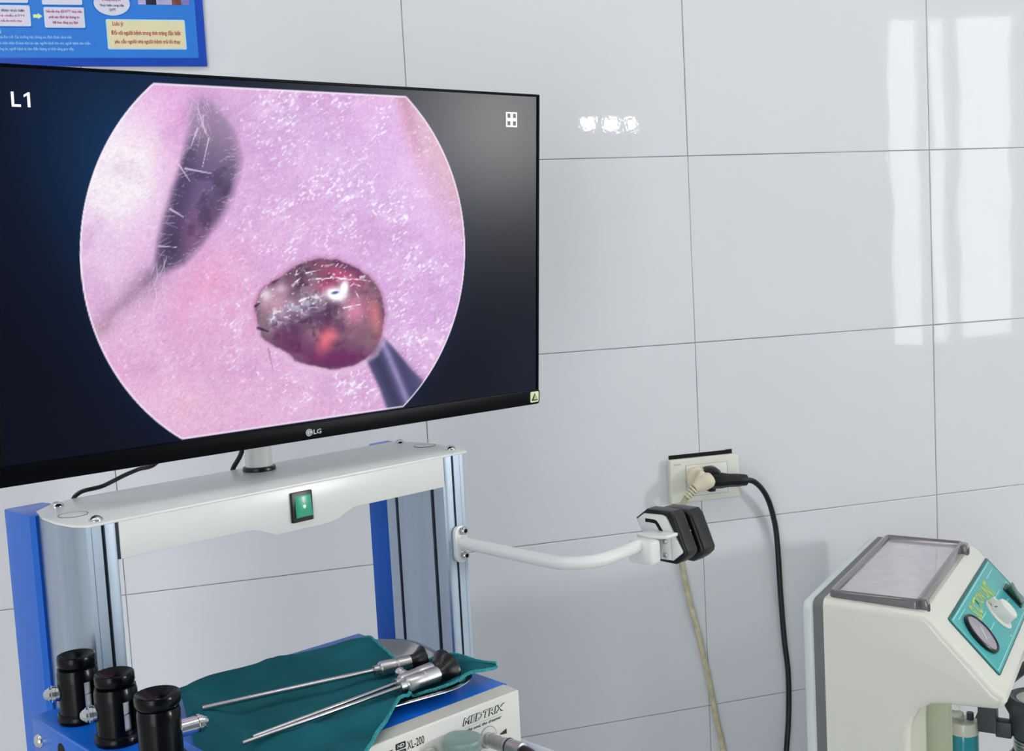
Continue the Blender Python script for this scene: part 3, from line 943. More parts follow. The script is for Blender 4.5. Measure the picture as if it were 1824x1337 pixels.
bmesh.ops.solidify(t, geom=list(t.faces), thickness=0.0009)
CLB = Vector((-0.15, 0.08, 0.0))
cloth = thing('surgical_cloth', 'teal surgical cloth draped in the steel tray with stitched edges', 'cloth', DEV, tuple(CLB))
tb = B()
tb._add(t)
obj('cloth_sheet', tb, M['cloth'], cloth, sharp=70)
for e, i0 in ((edge_front, 40), (edge_back, 48)):
    hb = B()
    pts = [e[i] + Vector((0, 0, 0.0002)) for i in range(i0, NU, 1)]
    hb.tube(pts, 0.0012, 6, smooth=False)
    # overlock stitches
    for i in range(i0, NU - 1):
        for q in (0.25, 0.75):
            p = e[i].lerp(e[i + 1], q)
            hb.box(p.x - 0.0007, p.x + 0.0007, p.y - 0.0016, p.y + 0.0016, p.z - 0.0003, p.z + 0.0016)
    obj('cloth_hem', hb, M['hem'], cloth, sharp=0)


def telescope(label, tip, hub, end, r_rod, r_hub, r_eye, stub, k):
    tip, hub, end = Vector(tip), Vector(hub), Vector(end)
    d = (end - tip).normalized()
    s = thing('rigid_telescope', label, 'endoscope', DEV, tuple(tip.lerp(end, 0.5) - Vector((0, 0, 0.006))), 'telescopes lying on the teal cloth')
    obj('shaft', B().cyl(tip, hub + d * 0.002, r_rod, seg=16, bev=0.0004), M['steel'], s)
    Lh = (end - hub).length
    q = 0.0
    prof = [(r_rod * 1.3, 0), (r_hub * 0.62, 0.0004), (r_hub * 0.62, Lh * 0.10), (r_hub * 0.86, Lh * 0.12), (r_hub * 0.98, Lh * 0.15), (r_hub * 0.98, Lh * 0.42), (r_hub * 0.90, Lh * 0.43), (r_hub * 0.90, Lh * 0.455), (r_hub, Lh * 0.47), (r_hub, Lh * 0.72), (r_hub * 0.8, Lh * 0.725)]
    obj('hub', B().turn(prof, hub, d, 28), M['steel_matt'], s)
    prof = [(r_hub * 0.92, Lh * 0.70), (r_hub * 0.95, Lh * 0.80), (r_hub * 1.15, Lh * 0.86), (r_eye * 0.80, Lh * 0.92), (r_eye, Lh * 0.97), (r_eye, Lh * 0.995), (r_eye * 0.92, Lh), (r_eye * 0.5, Lh * 0.95), (0, Lh * 0.94)]
    obj('eyepiece', B().turn(prof, hub, d, 36), M['black'], s)
    if stub:
        p = hub + d * (Lh * 0.30)
        v = Vector(stub).normalized()
        obj('light_post', B().turn([(0.0048, 0.002), (0.0048, 0.0105), (0.0056, 0.0108), (0.0056, 0.0130), (0.0044, 0.0136), (0.0044, 0.0150), (0.0030, 0.0160), (0, 0.0160)], p, v, 20), M['chrome'], s)


telescope('thick steel telescope at the back, lying alone on the teal cloth', (-0.2535, 0.1280, 0.0195), (-0.0900, 0.0934, 0.0170), (-0.0380, 0.0800, 0.0190), 0.0025, 0.0074, 0.0135, None, 0)
telescope('thin telescope with a ringed light post, crossing behind the front one', (-0.2555, 0.0345, 0.0190), (-0.1000, 0.0450, 0.0180), (-0.0360, 0.0535, 0.0200), 0.0018, 0.0068, 0.0145, (-0.25, 0.95, 0.25), 1)
telescope('thin telescope at the front of the cloth with a black eyepiece', (-0.2677, 0.0297, 0.0190), (-0.1011, 0.0364, 0.0170), (-0.0400, 0.0290, 0.0190), 0.0018, 0.0078, 0.0160, None, 2)

# ================================================================== MONITOR
MON = frame_of((0.230345, -0.511718, 1.521236), 0.384542, 0.097068, -0.009497)
MW, MH = 0.306, 0.18117
mon = thing('monitor', 'black flat monitor showing a round endoscope picture, above the trolley', 'monitor', MON, (0, 0.02, -MH))
fr = B()
ML = 0.3120
outer = rrect(-ML, MW, -MH, MH, 0.0045)
fr.prism(outer, 'y', 0.0012, 0.020, 0.0010, cap_only=True)
obj('monitor_case', fr, M['bezel'], mon)
bz = B()
y0, y1 = -0.0014, 0.0030
bz.prism(rrect(-ML, MW, MH - 0.0028, MH, 0.0012), 'y', y0, y1, 0.0004, cap_only=True)
bz.prism(rrect(-ML, -0.3028, -MH, MH, 0.0012), 'y', y0, y1, 0.0004, cap_only=True)
bz.prism(rrect(MW - 0.0032, MW, -MH, MH, 0.0012), 'y', y0, y1, 0.0004, cap_only=True)
bz.prism(rrect(-ML - 0.0006, MW + 0.0006, -MH, -0.1630, 0.0040), 'y', -0.0026, 0.0060, 0.0008, cap_only=True)
obj('bezel', bz, M['bezel'], mon)
rearb = B().box(-0.20, 0.20, 0.018, 0.052, -0.13, 0.12, 0.016, 3)
obj('rear_housing', rearb, M['bezel'], mon)
obj('pole_mount', B().box(-0.045, 0.045, 0.050, 0.084, -0.05, 0.05, 0.004), M['black'], mon)

# ---- the picture on the screen (a flat display: colours only)
HOM = np.array([[1854.6919, -134.5805, 547.2944], [168.2085, -1826.2883, 470.8628], [0.5302, -0.146, 1.0]])
SU0, SU1, SV0, SV1, STEP = -0.3028, 0.3028, -0.1632, 0.1786, 0.0009
nu, nv = int((SU1 - SU0) / STEP) + 1, int((SV1 - SV0) / STEP) + 1
UU, VV = np.meshgrid(np.linspace(SU0, SU1, nu), np.linspace(SV0, SV1, nv))
den = HOM[2, 0] * UU + HOM[2, 1] * VV + 1
X = (HOM[0, 0] * UU + HOM[0, 1] * VV + HOM[0, 2]) / den     # picture columns and rows of the display image
Y = (HOM[1, 0] * UU + HOM[1, 1] * VV + HOM[1, 2]) / den


def noise2(x, y, seed):
    r = np.random.default_rng(seed).random((256, 256))
    xi, yi = np.floor(x).astype(int), np.floor(y).astype(int)
    u, v = x - xi, y - yi
    u, v = u * u * (3 - 2 * u), v * v * (3 - 2 * v)
    g = lambda a, b: r[a % 256, b % 256]
    return (g(xi, yi) * (1 - u) + g(xi + 1, yi) * u) * (1 - v) + (g(xi, yi + 1) * (1 - u) + g(xi + 1, yi + 1) * u) * v


def fbm(x, y, s, seed, o=3):
    t, a, n = 0, 1, 0
    for i in range(o):
        t = t + a * noise2(x / s * 2 ** i, y / s * 2 ** i, seed + i)
        n += a
        a *= 0.5
    return t / n


def sstep(a, b, x):
    t = np.clip((x - a) / (b - a), 0, 1)
    return t * t * (3 - 2 * t)


def poly_sdf(pts, X, Y):
    d = np.full(X.shape, 1e9)
    s = np.ones(X.shape)
    n = len(pts)
    for i in range(n):
        ax_, ay_ = pts[i]
        bx_, by_ = pts[i - 1]
        ex, ey = bx_ - ax_, by_ - ay_
        wx, wy = X - ax_, Y - ay_
        h = np.clip((wx * ex + wy * ey) / (ex * ex + ey * ey), 0, 1)
        d = np.minimum(d, (wx - ex * h) ** 2 + (wy - ey * h) ** 2)
        c1, c2, c3 = Y >= ay_, Y < by_, ex * wy > ey * wx
        s = np.where((c1 & c2 & c3) | (~c1 & ~c2 & ~c3), -s, s)
    return s * np.sqrt(d)


IMG = np.zeros(X.shape + (3,))


def mix(col, a):
    global IMG
    a = np.clip(a, 0, 1)[..., None]
    IMG = IMG * (1 - a) + np.array(col, float) * a


def blob(cx, cy, rx, ry, ang=0.0, soft=1.0):
    a = math.radians(ang)
    x, y = X - cx, Y - cy
    p, q = x * math.cos(a) + y * math.sin(a), -x * math.sin(a) + y * math.cos(a)
    return np.exp(-((p / rx) ** 2 + (q / ry) ** 2) * soft)


def stroke(x0, y0, x1, y1, w):
    ex, ey = x1 - x0, y1 - y0
    h = np.clip(((X - x0) * ex + (Y - y0) * ey) / (ex * ex + ey * ey), 0, 1)
    d = np.hypot(X - x0 - ex * h, Y - y0 - ey * h)
    return np.clip(1.4 - d / (w * (1.0 - 0.6 * h)), 0, 1)


# skin
IMG[:] = (219, 172, 218)
mix((212, 172, 226), sstep(480, 760, X) * 0.55)
mix((232, 172, 208), sstep(420, 760, Y) * sstep(620, 150, X) * 0.75)
mix((226, 178, 208), sstep(560, 760, Y) * 0.45)
mix((236, 170, 224), blob(300, 205, 60, 95, 20) * 0.75)
mix((238, 158, 192), blob(372, 500, 75, 42, -40) * 0.55)
mix((236, 168, 200), blob(420, 560, 110, 60) * 0.35)
mix((214, 188, 236), blob(640, 320, 130, 70, 20) * 0.35)
mix((206, 176, 222), blob(520, 230, 90, 90) * 0.45)
mix((247, 240, 246), np.clip(blob(205, 325, 78, 90, 0) * 1.35, 0, 1))
mix((250, 244, 246), np.clip(blob(228, 255, 46, 62, -20) * 1.0, 0, 1))
mix((236, 212, 236), blob(185, 470, 60, 110) * 0.6)
mix((236, 216, 240), blob(250, 215, 40, 60, 30) * 0.35)
mix((238, 196, 216), blob(330, 720, 120, 60) * 0.4)
n1 = fbm(X, Y, 60, 11)
mix((200, 150, 204), sstep(0.55, 0.8, n1) * 0.30)
mix((238, 200, 236), sstep(0.5, 0.25, n1) * 0.30)
# fold on the right side
foldx = 716 + (Y - 170) * 0.22 + 0.00055 * (Y - 170) ** 2
fd = X - foldx
mix((206, 132, 160), np.exp(-(fd / 15) ** 2) * sstep(480, 180, Y) * 0.55)
mix((196, 152, 166), sstep(-4, 26, fd) * sstep(620, 240, Y) * 0.60)
mix((184, 130, 160), np.exp(-((fd - 4) / 9) ** 2) * sstep(330, 180, Y) * 0.6)
mix((206, 150, 176), sstep(10, 60, fd) * 0.5)
# nostril with its lower crease
nost = [(352, 192), (340, 232), (330, 262), (322, 300), (306, 345), (290, 395), (280, 440), (277, 482), (296, 482), (326, 468), (352, 440), (378, 408), (402, 372), (416, 340), (426, 305), (425, 272), (414, 240), (398, 212), (378, 190), (362, 182)]
sd = poly_sdf(nost, X + 5 * (fbm(X, Y, 22, 31) - 0.5), Y)
nm = sstep(11, -11, sd)
tex = fbm(X, Y, 26, 41)
mix((110, 92, 124), nm)
mix((150, 130, 160), nm * sstep(340, 220, Y) * sstep(340, 410, X) * 0.85)
mix((142, 98, 136), nm * blob(352, 420, 45, 55) * 0.8)
mix((120, 92, 150), nm * blob(365, 330, 26, 60, 20) * 0.5)
mix((74, 62, 100), nm * blob(322, 340, 24, 70, 12) * 0.8)
mix((58, 46, 80), nm * blob(306, 440, 22, 50, 10) * 0.75)
mix((74, 60, 92), nm * blob(385, 360, 20, 60, 25) * 0.45)
mix((60, 46, 76), nm * sstep(0.55, 0.75, tex) * 0.45)
mix((196, 150, 196), np.exp(-(sd / 7) ** 2) * sstep(390, 420, X) * 0.4)
cr = 0.75 + 0.5 * (fbm(X, Y, 18, 45) - 0.5)
mix((150, 124, 156), blob(264, 500, 40, 24, -42) * 0.75 * cr)
mix((120, 98, 132), blob(268, 494, 26, 9, -46) * 0.7 * cr)
mix((176, 142, 172), blob(218, 540, 52, 22, -42) * 0.7 * cr)
mix((150, 122, 146), blob(214, 545, 44, 8, -42) * 0.55 * cr)
mix((166, 128, 144), blob(180, 584, 22, 16, -40) * 0.7 * cr)
mix((160, 138, 166), nm * sstep(300, 205, Y) * 0.55)
mix((168, 140, 176), blob(352, 205, 26, 40, 15) * 0.65)
mix((170, 140, 182), blob(390, 200, 40, 26, 20) * 0.45)
# skin glints
a = math.radians(-38)
P_, Q_ = X * math.cos(a) + Y * math.sin(a), -X * math.sin(a) + Y * math.cos(a)
fl = noise2(P_ / 6.5, Q_ / 3.2, 61) * 0.65 + noise2(P_ / 3.4, Q_ / 2.4, 62) * 0.35
dens = np.clip(blob(640, 210, 120, 60) * 0.9 + blob(610, 350, 150, 60, 15) + blob(500, 190, 70, 70) * 0.9 + blob(520, 420, 120, 60) * 0.8 + blob(740, 560, 70, 120) * 0.95
               + blob(420, 570, 60, 60) * 0.9 + blob(600, 690, 110, 40) * 1.0 + blob(470, 640, 60, 40) * 0.6 + blob(260, 620, 110, 60) * 0.4 + blob(760, 430, 50, 90) * 0.5 + 0.12, 0, 1)
dens *= sstep(0.30, 0.62, fbm(X, Y, 34, 71)) * 0.8 + 0.2
dens *= 1 - nm
gl = sstep(0.760 - 0.165 * dens, 0.850 - 0.13 * dens, fl)
soft = sstep(0.50, 0.80, noise2(P_ / 16, Q_ / 9, 64)) * dens
mix((236, 214, 244), soft * 0.45)
mix((248, 240, 254), gl * (0.22 + 0.62 * dens))
fine = noise2(P_ / 3.0, Q_ / 1.8, 66) - 0.5
IMG += (fine * 20 * (1 - nm))[..., None]
mix((182, 136, 190), sstep(0.33, 0.22, fl) * 0.28 * (1 - nm) * (0.4 + 0.6 * dens))
# hairs
hr = random.Random(3)
for x0, y0, x1, y1, w in ((330, 300, 378, 309, 1.9), (303, 372, 326, 386, 2.0), (282, 438, 314, 440, 1.3), (352, 228, 340, 262, 1.6), (366, 236, 352, 190, 1.4), (318, 292, 338, 322, 1.5), (372, 246, 360, 300, 1.2)):
    mix((224, 214, 236), stroke(x0, y0, x1, y1, w) * 0.85)
for i in range(70):
    yy = hr.uniform(190, 480)
    if i % 2:
        xx = np.interp(yy, [190, 262, 345, 440, 480], [352, 330, 306, 280, 277]) + hr.uniform(-6, 8)
        x1, y1 = xx + hr.uniform(6, 26), yy + hr.uniform(-14, 10)
    else:
        xx = np.interp(yy, [190, 240, 305, 372, 440, 480], [380, 414, 426, 402, 352, 300]) + hr.uniform(-4, 6)
        x1, y1 = xx - hr.uniform(6, 20), yy + hr.uniform(-4, 10)
    mix((196, 182, 212), stroke(xx, yy, x1, y1, 0.9) * 0.5)
for i in range(26):
    xx, yy = hr.uniform(270, 300), hr.uniform(440, 560)
    mix((226, 212, 232), stroke(xx, yy, xx + hr.uniform(-12, 6), yy + hr.uniform(12, 34), 0.9) * 0.45)
for i in range(30):
    yy = hr.uniform(480, 600)
    xx = 292 - (yy - 480) * 0.95 + hr.uniform(-8, 14)
    mix((206, 186, 206), stroke(xx, yy, xx + hr.uniform(-6, 6), yy + hr.uniform(8, 20), 0.9) * 0.4)
for i in range(24):
    xx, yy = hr.uniform(340, 372), hr.uniform(170, 240)
    mix((222, 206, 236), stroke(xx, yy, xx + hr.uniform(-14, 14), yy + hr.uniform(10, 30), 0.9) * 0.5)
# instrument
rod = [(652, 640), (684, 602), (702, 622), (730, 655), (768, 692), (722, 740), (690, 730), (676, 690)]
rs = poly_sdf(rod, X, Y)
rm = sstep(5, -5, rs)
rt = (X - 660 - (Y - 620) * 0.42)
mix((120, 104, 150), sstep(16, -10, rs) * sstep(690, 720, X) * 0.5)
mix((82, 78, 120), rm)
mix((60, 58, 92), rm * np.exp(-((rt - 4) / 11) ** 2))
mix((168, 152, 204), rm * np.exp(-((rt - 27) / 7) ** 2) * (0.55 + 0.4 * fbm(X, Y, 10, 81)))
mix((70, 66, 108), rm * np.exp(-((rt - 44) / 10) ** 2) * 0.8)
mix((140, 118, 168), rm * sstep(56, 76, rt) * 0.7)
# lesion
les = [(455, 548), (462, 530), (470, 512), (492, 500), (520, 478), (545, 465), (572, 460), (602, 463), (640, 480), (664, 500), (680, 528), (685, 560), (680, 598), (664, 628), (640, 645), (612, 655), (584, 656), (556, 650), (528, 640), (506, 626), (484, 612), (466, 598), (459, 572)]
sl = poly_sdf(les, X + 7 * (fbm(X, Y, 14, 91) - 0.5), Y + 7 * (fbm(X, Y, 14, 95) - 0.5))
mix((176, 110, 150), sstep(10, 0, sl) * 0.55)
lm = sstep(2.5, -2.5, sl)
t1, t2 = fbm(X, Y, 40, 101), fbm(X, Y, 13, 107)
mix((116, 82, 108), lm)
mix((88, 60, 92), lm * sstep(0.5, 0.7, t1) * 0.8)
mix((156, 122, 140), lm * sstep(0.46, 0.28, t1) * 0.7)
mix((150, 138, 150), lm * sstep(0.56, 0.70, fbm(X, Y, 20, 113)) * 0.5)
mix((70, 38, 66), lm * sstep(0.55, 0.72, t2) * 0.55)
mix((112, 40, 96), lm * blob(600, 640, 70, 20, 0) * 0.9)
mix((104, 40, 88), lm * blob(520, 610, 46, 26, 25) * 0.6)
mix((92, 56, 90), lm * np.exp(-((sl + 3) / 5) ** 2) * 0.35)
mix((140, 120, 128), lm * blob(468, 575, 14, 34, -20) * 0.75)
mix((196, 150, 172), lm * blob(500, 535, 32, 20, 20) * 0.85)
mix((226, 160, 178), lm * blob(488, 548, 22, 12, 20) * 0.6)
mix((236, 214, 232), lm * blob(474, 525, 12, 13) * 0.95)
mix((228, 200, 224), lm * blob(500, 514, 14, 9) * 0.7)
mix((196, 72, 120), lm * blob(610, 492, 40, 15, 20) * 0.85)
mix((188, 60, 108), lm * blob(582, 512, 18, 14) * 0.8)
mix((224, 142, 178), lm * blob(634, 552, 24, 34, -8) * 0.9)
mix((222, 132, 134), lm * blob(668, 566, 13, 36, -8) * 0.8)
mix((122, 92, 112), lm * blob(672, 512, 16, 26, -30) * 0.6)
mix((128, 92, 108), lm * blob(652, 594, 26, 20, 20) * 0.7)
mix((236, 112, 132), lm * blob(580, 606, 13, 25, 22) * 0.9)
mix((238, 124, 138), lm * blob(592, 598, 13, 12) * 0.6)
band = np.exp(-((Y - 560 + (X - 500) * 0.42) / 17) ** 2) * sstep(470, 490, X) * sstep(590, 555, X)
mix((176, 170, 196), lm * band * (0.35 + 0.6 * sstep(0.40, 0.62, fbm(X, Y, 9, 121))))
mix((236, 232, 246), lm * band * sstep(0.66, 0.78, noise2(X / 4.2, Y / 3.4, 123)) * 0.9)
gl2 = sstep(0.74, 0.83, noise2(P_ / 6.0, Q_ / 3.0, 131) * 0.7 + noise2(X / 3, Y / 3, 132) * 0.3)
mix((246, 236, 244), lm * gl2 * sstep(620, 480, Y) * 0.75)
mix((252, 252, 255), lm * np.clip(blob(598, 524, 17, 11, 10) * 1.7, 0, 1))
mix((252, 252, 255), lm * np.clip(blob(613, 513, 7, 13, 10) * 1.6, 0, 1))
mix((84, 74, 150), lm * np.clip(blob(597, 521, 8, 3, -12) * 1.4 - 0.3, 0, 1))
for x0, y0, x1, y1, w in ((556, 497, 590, 493, 2.0), (590, 493, 625, 496, 1.8), (625, 496, 664, 499, 1.6), (600, 500, 616, 492, 2.2), (632, 506, 644, 508, 1.8), (633, 518, 640, 530, 1.6), (545, 486, 572, 478, 1.5), (524, 505, 536, 492, 2.2), (520, 508, 534, 500, 1.8), (580, 474, 596, 468, 2.4), (534, 536, 552, 526, 2.2), (612, 548, 642, 540, 1.8)):
    mix((252, 250, 255), stroke(x0, y0, x1, y1 + 2, w * 0.9) * lm * (0.35 + 0.6 * sstep(0.3, 0.6, noise2(X / 5, Y / 5, 141))))
mix((46, 34, 60), stroke(455, 545, 462, 540, 2.4) * 0.9)
mix((46, 34, 60), stroke(460, 584, 478, 590, 3.0) * 0.9)
mix((70, 44, 72), stroke(486, 503, 498, 497, 2.2) * 0.8)
mix((150, 96, 120), stroke(478, 620, 486, 660, 1.6) * 0.5)
mix((236, 214, 232), np.exp(-((sl - 6) / 5) ** 2) * sstep(560, 640, Y) * 0.45)
# round mask, white rim, dark surround
RC = np.hypot(UU + 0.01394, VV - 0.00898) - 0.2127
cut = np.maximum(RC, np.maximum(VV - 0.1716, -0.1616 - VV))
dark = np.zeros(IMG.shape)
dark[:] = (1, 5, 22)
g1 = np.exp(-((UU + 0.20) / 0.09) ** 2 - ((VV - 0.13) / 0.12) ** 2)
dark += g1[..., None] * np.array((4, 28, 44))
g2 = np.exp(-np.clip(RC, 0, 1) / 0.030)
dark += g2[..., None] * np.array((3, 12, 18))
g3 = sstep(0.18, 0.30, UU) * sstep(0.0, -0.14, VV)
dark += g3[..., None] * np.array((8, 14, 16))
rim = sstep(-0.0022, -0.0012, cut)[..., None]
IMG = IMG * (1 - rim * 0.75) + np.array((250, 240, 252)) * rim * 0.75
ins = sstep(0.0004, -0.0004, cut)[..., None]
IMG = IMG * ins + dark * (1 - ins)
IMG = np.clip(IMG, 0, 255) / 255.0
LIN = np.where(IMG <= 0.04045, IMG / 12.92, ((IMG + 0.055) / 1.055) ** 2.4)

me = bpy.data.meshes.new('screen')
co = np.stack([UU, np.full(UU.shape, 0.0), VV], -1).reshape(-1, 3)
idx = np.arange(nu * nv).reshape(nv, nu)
quads = np.stack([idx[:-1, :-1], idx[:-1, 1:], idx[1:, 1:], idx[1:, :-1]], -1).reshape(-1, 4)
me.vertices.add(len(co))
me.vertices.foreach_set('co', co.ravel())
me.loops.add(quads.size)
me.loops.foreach_set('vertex_index', quads.ravel())
me.polygons.add(len(quads))
me.polygons.foreach_set('loop_start', np.arange(0, quads.size, 4))
me.update(calc_edges=True)
ca = me.color_attributes.new('picture', 'FLOAT_COLOR', 'POINT')
ca.data.foreach_set('color', np.concatenate([LIN.reshape(-1, 3), np.ones((len(co), 1))], 1).ravel())
sm_ = bpy.data.materials.new('lit_display')
sm_.use_nodes = True
nt = sm_.node_tree
pb = nt.nodes['Principled BSDF']
pb.inputs['Base Color'].default_value = (0.004, 0.004, 0.005, 1)
pb.inputs['Roughness'].default_value = 0.24
pb.inputs['Specular IOR Level'].default_value = 0.11
at = nt.nodes.new('ShaderNodeAttribute')
at.attribute_name = 'picture'
nt.links.new(at.outputs['Color'], pb.inputs['Emission Color'])
pb.inputs['Emission Strength'].default_value = 1.0
scr = link_mesh('screen', me, sm_, mon, sharp=0)
mpos = lambda layer: (lambda x, z: (x, -0.0003 - 0.0002 * layer, z))
for pts in ([(-0.2752, 0.1459), (-0.2676, 0.1459), (-0.2676, 0.1481), (-0.2729, 0.1481), (-0.2729, 0.1584), (-0.2752, 0.1584)],
            [(-0.2622, 0.1459), (-0.2598, 0.1459), (-0.2598, 0.1584), (-0.2613, 0.1584), (-0.2650, 0.1560), (-0.2650, 0.1540), (-0.2622, 0.1556)]):
    obj('screen_caption', B().flat([mpos(0)(*p) for p in pts]), M['osd'], scr, 0)
for i in (0, 1):
    for j in (0, 1):
        x0, z0 = 0.2575 + i * 0.0080, 0.1437 + j * 0.0084
        w, h, e = 0.0076, 0.0079, 0.0014
        ic = B()
        for (p, q, r_, s_) in ((x0, x0 + w, z0, z0 + e), (x0, x0 + w, z0 + h - e, z0 + h), (x0, x0 + e, z0 + e, z0 + h - e), (x0 + w - e, x0 + w, z0 + e, z0 + h - e)):
            ic.flat([mpos(0)(p, r_), mpos(0)(q, r_), mpos(0)(q, s_), mpos(0)(p, s_)])
        obj('screen_icon', ic, M['osd'], scr, 0)
# maker's mark and warning sticker on the lower bezel
lpos = lambda layer: (lambda x, z: (x, -0.0027 - 0.00012 * layer, z))
text('maker_name', 'LG', M['logo_grey'], mon, lpos(1), -0.0002, 0.0090, -0.1760, -0.1708, bold=0.02)
obj('maker_badge', B().flat([lpos(1)(-0.0052 + 0.0039 * math.cos(a), -0.1733 + 0.0039 * math.sin(a)) for a in [2 * PI * i / 32 for i in range(32)]]), M['logo_grey'], mon, 0)
lg = B()
for k0, k1 in ((20, 345),):
    ring = [math.radians(k0 + (k1 - k0) * i / 24) for i in range(25)]
    pts = [lpos(2)(-0.0052 + 0.0030 * math.cos(a), -0.1733 + 0.0030 * math.sin(a)) for a in ring] + [lpos(2)(-0.0052 + 0.0024 * math.cos(a), -0.1733 + 0.0024 * math.sin(a)) for a in ring[::-1]]
    for i in range(24):
        lg.flat([pts[i], pts[i + 1], pts[48 - i], pts[49 - i]])
lg.flat([lpos(2)(x, z) for x, z in ((-0.0054, -0.1716), (-0.0048, -0.1716), (-0.0048, -0.1748), (-0.0054, -0.1748))])
lg.flat([lpos(2)(x, z) for x, z in ((-0.0048, -0.1743), (-0.0048, -0.1748), (-0.0036, -0.1748), (-0.0036, -0.1743))])
obj('maker_badge_face', lg, M['bezel'], mon, 0)
rect_print('warning_sticker', M['sticker'], mon, lpos(1), 0.2918, 0.3046, -0.1785, -0.1656, 0.0014)
obj('warning_triangle', B().flat([lpos(2)(x, z) for x, z in ((0.2932, -0.1765), (0.3034, -0.1765), (0.2984, -0.1672))]), M['ink'], mon, 0)
obj('warning_triangle_field', B().flat([lpos(3)(x, z) for x, z in ((0.2966, -0.1752), (0.3022, -0.1752), (0.2988, -0.1690))]), M['sticker_yellow'], mon, 0)

# cables hanging behind the monitor
cabs = thing('monitor_power_cable', 'black cable rising from the left end of the trolley bar to the monitor', 'cable', CART, (-0.172, 0.150, -0.02))
obj('cable', B().tube([(-0.173, 0.1475, -0.30), (-0.173, 0.1475, -0.05), (-0.172, 0.1472, -0.012), (-0.1690, 0.1466, -0.0010), (-0.1640, 0.1458, 0.0035), (-0.1574, 0.144, 0.0058), (-0.1426, 0.14, 0.0075), (-0.1304, 0.14, 0.0108), (-0.1168, 0.14, 0.0150), (-0.1024, 0.138, 0.0190), (-0.09, 0.12, 0.026), (-0.07, 0.10, 0.06)], 0.0022, 10, res=5), M['black'], cabs)
cabs2 = thing('monitor_video_cable', 'black cable hanging behind the monitor beside its white pole', 'cable', CART, (0.0120, 0.150, -0.02))
obj('cable', B().tube([(0.0110, 0.1385, -0.0150), (0.0120, 0.1480, -0.0080), (0.0136, 0.149, 0.0007), (0.0181, 0.142, 0.0126), (0.0217, 0.140, 0.0215), (0.0256, 0.138, 0.0336), (0.024, 0.11, 0.07)], 0.0028, 10, res=5), M['black'], cabs2)

# ================================================================== WALL SOCKET, PLUGS, CORDS
so = thing('wall_socket', 'ivory double wall socket with two plugs in it', 'socket', W4, (0.9025, 0, 1.115))
pl = B().prism(rrect(0.8405, 0.9650, 1.1165, 1.1885, 0.0030), 'y', -0.0118, -0.0002, 0.0028, 3, cap_only=True)
obj('socket_plate', pl, M['ivory'], so)
ins_ = obj('socket_insert', B().prism(rrect(0.8690, 0.9420, 1.1272, 1.1775, 0.0008), 'y', -0.0126, -0.0116, 0.0004, cap_only=True), M['white_plastic'], so)
gapb = B()
for (x0, x1, z0, z1) in ((0.8684, 0.9426, 1.1775, 1.1779), (0.8684, 0.9426, 1.1267, 1.1272), (0.8684, 0.8689, 1.1267, 1.1779), (0.9420, 0.9426, 1.1267, 1.1779)):
    gapb.box(x0, x1, -0.01195, -0.0115, z0, z1)
obj('insert_gap', gapb, M['gasket'], so)
rect_print('printed_mark', M['ink_grey'], so, lambda x, z: (x, -0.0119, z), 0.8475, 0.8600, 1.1797, 1.1810)
hole = B()
hole.box(0.8445, 0.9575, -0.0009, 0.0002, 1.1870, 1.1945)
hole.box(0.9460, 0.9575, -0.0009, 0.0002, 1.1940, 1.1952)
obj('wall_cutout', hole, M['dark_hole'], so)

p1 = thing('power_plug', 'yellowed cream plug with ribbed sleeve and cream cord, left in the socket', 'plug', W4, (0.875, -0.013, 1.150))
b = B().turn([(0.0165, 0), (0.0178, 0.002), (0.0178, 0.008), (0.0160, 0.0105), (0.012, 0.012), (0, 0.012)], (0.8845, -0.0127, 1.1570), (0, -1, 0), 32)
b.box(-0.004, 0.004, -0.012, 0.0, -0.0135, 0.0135, 0.002, mat=Matrix.Translation((0.8820, -0.0245, 1.1585)) @ Matrix.Rotation(0.5, 4, 'Y'))
obj('plug_base', b, M['cream_plug'], p1)
d = Vector((-0.86, -0.06, -0.38)).normalized()
body = B().turn([(0.0050, 0), (0.0100, 0.0014), (0.0128, 0.0055), (0.0130, 0.0140), (0.0118, 0.0250), (0.0092, 0.0330), (0.0080, 0.0360)], (0.9035, -0.0345, 1.1580), d, 28)
obj('plug_body', body, M['cream_plug'], p1)
rv = B()
d2 = Vector((-0.74, 0.02, -0.66)).normalized()
st = Vector((0.9035, -0.0345, 1.1580)) + d * 0.0360
for i in range(4):
    q = st + d2 * (0.0010 + i * 0.0048)
    rr = 0.0086 - 0.0009 * i
    rv.turn([(rr * 0.5, 0), (rr, 0.0002), (rr, 0.0027), (rr * 0.5, 0.0030), (rr * 0.5, 0.0050)], q, d2, 20)
obj('strain_relief', rv, M['cream_plug'], p1)
e = st + d2 * 0.0190
obj('cord', B().tube([tuple(e), (0.8520, -0.0300, 1.1190), (0.8545, -0.0200, 1.1080), (0.8565, -0.0100, 1.0800), (0.8560, -0.0060, 1.0480), (0.8581, -0.0056, 1.0148), (0.8684, -0.0056, 0.9536), (0.8812, -0.0056, 0.9000), (0.8920, -0.0056, 0.8462), (0.9018, -0.0056, 0.7874), (0.9100, -0.0056, 0.7381), (0.9193, -0.0056, 0.6910), (0.935, -0.0056, 0.60), (0.95, -0.0056, 0.30), (0.955, -0.008, 0.05), (0.97, -0.03, 0.006), (1.05, -0.10, 0.006)], 0.0046, 10, res=6), M['cream_cord'], p1)

